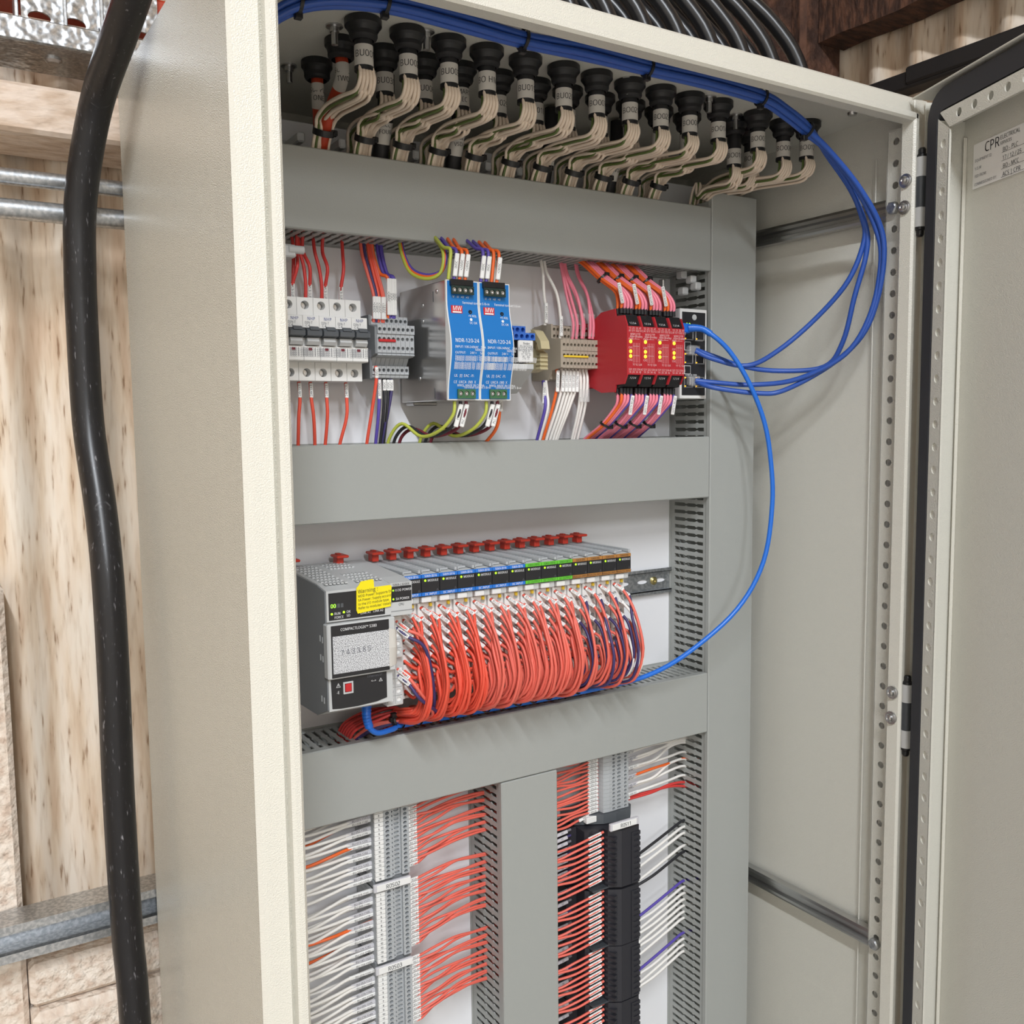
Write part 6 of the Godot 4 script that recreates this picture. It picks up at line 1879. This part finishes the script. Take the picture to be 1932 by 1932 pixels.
# ---------------------------------------------------------------- lower right: grey column over black blocks
func right_strip() -> void:
	var p := 0.00515
	var y1 := -0.6110
	var proto: Node3D = null
	for j in 17:
		var y := y1 - p * (j + 1)
		var lb := "%s grey terminal from the top in the column above the black blocks" % NTH[j + 1]
		if proto:
			dup(proto, V(0, -p * j, 0), lb)
			continue
		var o := thing("terminal_block", lb, "terminal", V(-0.135, y, 0.004), "grey terminals above the black blocks")
		proto = o
		var m := MB.new()
		m.prism(PackedVector2Array([Vector2(-0.1565, 0.004), Vector2(-0.1565, 0.0390), Vector2(-0.1550, 0.0500), Vector2(-0.1455, 0.0515), Vector2(-0.1455, 0.0440), Vector2(-0.1130, 0.0440), Vector2(-0.1110, 0.040), Vector2(-0.1110, 0.004)]), Vector3.ZERO, Vector3.RIGHT, Vector3.BACK, Vector3.UP, y + 0.0001, y + p - 0.0001)
		obj("body", m, M.grey_plastic, o)
		m = MB.new()
		m.hole(V(-0.1450, y + 0.0001, 0.0510), Vector3.RIGHT, Vector3.UP, 0.0110, p - 0.0002, 0.0066, p / 2, 0.0023, 0.0018, 0.0068, 12)
		m.hole(V(-0.1340, y + 0.0001, 0.0505), Vector3.RIGHT, Vector3.UP, 0.0095, p - 0.0002, 0.0046, p / 2, 0.0034, 0.0018, 0.0045, 8)
		m.hole(V(-0.1245, y + 0.0001, 0.0510), Vector3.RIGHT, Vector3.UP, 0.0105, p - 0.0002, 0.0055, p / 2, 0.0023, 0.0018, 0.0068, 12)
		obj("entry_face", m, M.grey_plastic, o)
	obj_bracket()
	for j in 17:
		var y := y1 - p * (j + 0.5)
		var a := V(-0.1560, y, 0.0400)
		var c := V(-0.1755, y + 0.0003, 0.0440)
		wire("terminal_wire", "%s coral red wire from the top left of the upper grey terminals" % NTH[j + 1], "coral red wires of the upper grey terminals", [a, c, V(-0.200, y - 0.001 + 0.002 * sin(j * 1.7), 0.046), V(-0.226, y - 0.003 + 0.003 * sin(j * 1.1), 0.044), V(-0.256, y - 0.005, 0.038), V(-0.275, y - 0.006, 0.034)], 0.00155, M.wire_coral, [c, V(-0.1580, y, 0.0425), 0.0042, V(-0.45, 0.1, 1), "R0S-%d" % (10 + j)], 5, 7)
	# right-hand sleeved wires
	for j in 13:
		var y := y1 - 0.006 - 0.0061 * j
		var z := 0.036 if j % 2 == 0 else 0.030
		var a := V(-0.1120, y, z)
		var c := V(-0.0840 - 0.002 * (j % 3), y + 0.001, z)
		var orange := j == 8
		var ye := y + 0.010 + 0.006 * sin(j * 1.4)
		wire("field_wire", "%s sleeved wire from the top right of the upper grey terminals, %s" % [NTH[j + 1], "orange" if orange else "white"], ("orange" if orange else "white") + " sleeved wires of the upper grey terminals", [a, c, c + V(0.025, 0.004, 0.004), V(-0.030, ye, 0.036), V(-0.006, ye + 0.001, 0.034), V(0.012, ye - 0.004, 0.032), V(0.030, ye - 0.008, 0.030)], 0.0018, M.wire_orange if orange else M.wire_white, [V(-0.1110, y, z + 0.001), c, 0.0044, V(-0.4, 0.1, 1), "BU-%d-%d" % [436 + j, 107], M.paper if j % 3 == 0 else M.sleeve])
	for j in 2:
		wire("field_wire", "%s red wire running right just above the black blocks" % ["upper", "lower"][j], "", [V(-0.1130, -0.6975 - j * 0.003, 0.028), V(-0.095, -0.6965 - j * 0.003, 0.030), V(-0.060, -0.6950 - j * 0.002, 0.034), V(-0.025, -0.6960 + j * 0.003, 0.034), V(0.008, -0.7040 + j * 0.006, 0.032), V(0.030, -0.711, 0.030)], 0.0019, M.wire_deep_red, [V(-0.1120, -0.6975, 0.030), V(-0.096, -0.6965, 0.032), 0.0042, V(-0.4, 0.1, 1), "0VDC"] if j == 0 else [])
	# black blocks
	var by := [-0.7130, -0.7915, -0.8680, -0.9450]
	var pb: Node3D = null
	var ord_ := ["uppermost, under the tag R0S11", "second from the top", "third from the top", "lowest in view"]
	for k in 4:
		var lb: String = "black stepped terminal block on the right column, " + ord_[k]
		if pb:
			dup(pb, V(0, by[k] - by[0], 0), lb)
			continue
		var yt: float = by[0]
		var yb := yt - 0.0755
		var o := thing("terminal_module", lb, "terminal block", V(-0.16, yb, 0.004), "black terminal blocks")
		pb = o
		var m := MB.new()
		m.prism(PackedVector2Array([Vector2(-0.2050, 0.004), Vector2(-0.2050, 0.0360), Vector2(-0.1900, 0.0380), Vector2(-0.1900, 0.0560), Vector2(-0.1860, 0.0600), Vector2(-0.1800, 0.0590), Vector2(-0.1720, 0.0620), Vector2(-0.1640, 0.0600), Vector2(-0.1630, 0.0700), Vector2(-0.1570, 0.0740), Vector2(-0.1480, 0.0790), Vector2(-0.1195, 0.0790), Vector2(-0.1170, 0.0760), Vector2(-0.1170, 0.0340), Vector2(-0.1110, 0.030), Vector2(-0.1110, 0.004)]), Vector3.ZERO, Vector3.RIGHT, Vector3.BACK, Vector3.UP, yb, yt)
		obj("body", m, M.black_module, o)
		m = MB.new()
		for j in 9:
			var y := yb + 0.0040 + j * 0.0076
			m.prism(PackedVector2Array([Vector2(-0.1650, 0.066), Vector2(-0.1590, 0.0790), Vector2(-0.1540, 0.0775), Vector2(-0.1560, 0.066)]), Vector3.ZERO, Vector3.RIGHT, Vector3.BACK, Vector3.UP, y, y + 0.0036)
		obj("lever", m, M.black_module, o)
		m = MB.new()
		for j in 9:
			var y := yb + 0.0040 + j * 0.0076
			m.hole(V(-0.1320, y - 0.0030, 0.0800), Vector3.RIGHT, Vector3.UP, 0.0130, 0.0076, 0.0070, 0.0038, 0.0042, 0.0016, 0.0016, 8)
			m.box(V(-0.1185, y - 0.0020, 0.0740), V(-0.1155, y + 0.0030, 0.0780), 0.0005)
			m.box(V(-0.1810, y - 0.0030, 0.0590), V(-0.1660, y + 0.0030, 0.0612), 0.0006)
		obj("entry_face", m, M.black_module, o)
		obj("parting_rib", bx(V(-0.1870, yb - 0.0012, 0.0040), V(-0.1172, yb + 0.0010, 0.0700), 0.0005), M.dark_grey, o)
	for k in 4:
		var yt: float = by[k]
		var nm: String = ["uppermost", "second", "third", "lowest visible"][k]
		for j in 9:
			var y := yt - 0.0060 - 0.0077 * j
			var a := V(-0.1690, y + 0.0020, 0.0640)
			var c := V(-0.1880, y - 0.0022, 0.0620)
			wire("terminal_wire", "%s coral red wire from the top into the %s black block" % [NTH[j + 1], nm], "coral red wires of the %s black block" % nm, [V(-0.1655, y + 0.0030, 0.0640), c, V(-0.208, y - 0.0072, 0.059), V(-0.230, y - 0.0115 - 0.003 * sin(j * 1.9 + k), 0.053), V(-0.252, y - 0.0140, 0.044), V(-0.270, y - 0.017, 0.038)], 0.00165, M.wire_coral, [c, a, 0.0042, V(-0.4, 0.25, 1), "R11-%d" % j], 5, 7)
			if j % 2 == 0 or k == 0:
				var dk := j % 3 != 1
				wire("terminal_wire", "%s lower wire behind the red ones at the %s black block, %s" % [NTH[j + 1], nm, "dark grey" if dk else "dark purple"], "%s lower wires of the %s black block" % ["dark grey" if dk else "dark purple", nm], [V(-0.2000, y + 0.006, 0.0400), V(-0.2230, y + 0.0030, 0.0390), V(-0.235, y + 0.001, 0.038), V(-0.252, y - 0.004, 0.034), V(-0.268, y - 0.008, 0.030)], 0.0017, M.wire_grey if dk else M.wire_navy, [V(-0.2230, y + 0.0030, 0.0405), V(-0.2060, y + 0.0055, 0.0415), 0.0042, V(-0.4, 0.25, 1), "S%d" % j, M.sleeve], 5, 7)
		# outgoing on the right
		var rows: Array = [[], [0, 1, 2, 4, 5], [0, 1, 2, 3, 4, 5, 6], [0, 1, 2, 3]][k]
		var offs: float = [0.0, 0.016, 0.004, 0.004][k]
		for j in rows:
			var y: float = yt + offs - 0.0092 * j
			var z: float = 0.036 - 0.004 * (j % 2)
			var mt: Material = M.wire_white
			var cn := "white"
			if k == 1 and j in [0, 5]:
				mt = M.wire_black
				cn = "black"
			if (k == 2 and j == 0) or (k == 3 and j == 0):
				mt = M.wire_purple
				cn = "purple"
			var a := V(-0.1130, y - 0.010, z)
			var c := V(-0.0890, y - 0.002, z + 0.002)
			wire("field_wire", "%s wire rising right from the %s black block, %s" % [NTH[rows.find(j) + 1], nm, cn], "%s right-hand wires of the %s black block" % [cn, nm], [a, c, V(-0.060, y + 0.008, 0.038), V(-0.025, y + 0.020, 0.037), V(-0.004, y + 0.0245, 0.034), V(0.014, y + 0.022, 0.031), V(0.030, y + 0.018, 0.030)], 0.0019, mt, [a + V(0.002, 0.001, 0.001), c, 0.0046, V(-0.4, 0.1, 1), "BU-%d" % (700 + j * 3), M.sleeve])

func obj_bracket() -> void:
	var b := thing("end_bracket", "dark grey end bracket between the grey terminals and the black blocks", "bracket", V(-0.14, -0.7105, 0.004))
	var m := MB.new()
	m.prism(PackedVector2Array([Vector2(-0.1900, 0.004), Vector2(-0.1900, 0.0340), Vector2(-0.1720, 0.0430), Vector2(-0.1560, 0.0520), Vector2(-0.1380, 0.0560), Vector2(-0.1150, 0.0560), Vector2(-0.1050, 0.045), Vector2(-0.1050, 0.004)]), Vector3.ZERO, Vector3.RIGHT, Vector3.BACK, Vector3.UP, -0.7120, -0.6992)
	obj("body", m, M.slate, b)
	obj("marker", bx(V(-0.1800, -0.7085, 0.0400), V(-0.1640, -0.7005, 0.0480), 0.0006), M.paper, b)
	var t := thing("group_tag", "white group tag printed R0S11 above the black blocks", "label", V(-0.145, -0.7085, 0.08))
	obj("frame", bx(V(-0.1690, -0.7085, 0.0790), V(-0.1225, -0.6988, 0.0835), 0.0008), M.sleeve, t)
	obj("card", bx(V(-0.1660, -0.7076, 0.0833), V(-0.1270, -0.6997, 0.0840), 0.0003), M.paper, t)
	text(t, "R0S11", V(-0.1450, -0.7037, 0.0843), 0.0046, M.ink, Vector3.RIGHT, Vector3.UP, "lettering", 1.5)
	wire("terminal_wire", "single coral red wire with a white marker at the dark bracket above the black blocks", "", [V(-0.1700, -0.7000, 0.040), V(-0.1880, -0.7040, 0.040), V(-0.210, -0.7075, 0.042), V(-0.235, -0.7065, 0.042), V(-0.268, -0.707, 0.036)], 0.00165, M.wire_coral, [V(-0.1880, -0.7040, 0.0415), V(-0.1715, -0.7002, 0.0415), 0.0042, V(-0.4, 0.2, 1), "R0S"])

func loose_clips() -> void:
	# grey saddle clips hanging from the trunking at the far left and at the right
	var c := thing("wire_clip", "light grey wire clip at the far left under the uppermost trunking", "clip", V(-0.555, -0.02, 0.03))
	obj("jaw", bx(V(-0.5640, -0.0245, 0.030), V(-0.5480, -0.0120, 0.060), 0.0015), M.light_grey, c)
	var m := MB.new()
	m.tube(line(V(-0.556, -0.0165, 0.058), V(-0.540, -0.0165, 0.058)), 0.0042, 12)
	obj("barrel", m, M.light_grey, c)
	c = thing("wire_clip", "cluster of light grey clips in the corner where the uppermost and right trunkings meet", "clip", V(-0.012, -0.02, 0.05))
	for d in [[-0.0260, 0.0000, 0.046], [-0.0150, -0.0060, 0.052], [-0.0105, -0.0150, 0.056], [-0.0180, -0.0200, 0.040]]:
		obj("clip", bx(V(d[0] - 0.005, d[1] - 0.008, d[2]), V(d[0] + 0.005, d[1] + 0.002, d[2] + 0.012), 0.0015), M.light_grey, c)
	c = thing("wire_clip", "bright metal clip behind the rightmost pink loom", "clip", V(-0.044, -0.02, 0.03))
	obj("blade", bx(V(-0.0470, -0.0290, 0.030), V(-0.0415, -0.0080, 0.040), 0.001), M.steel, c)
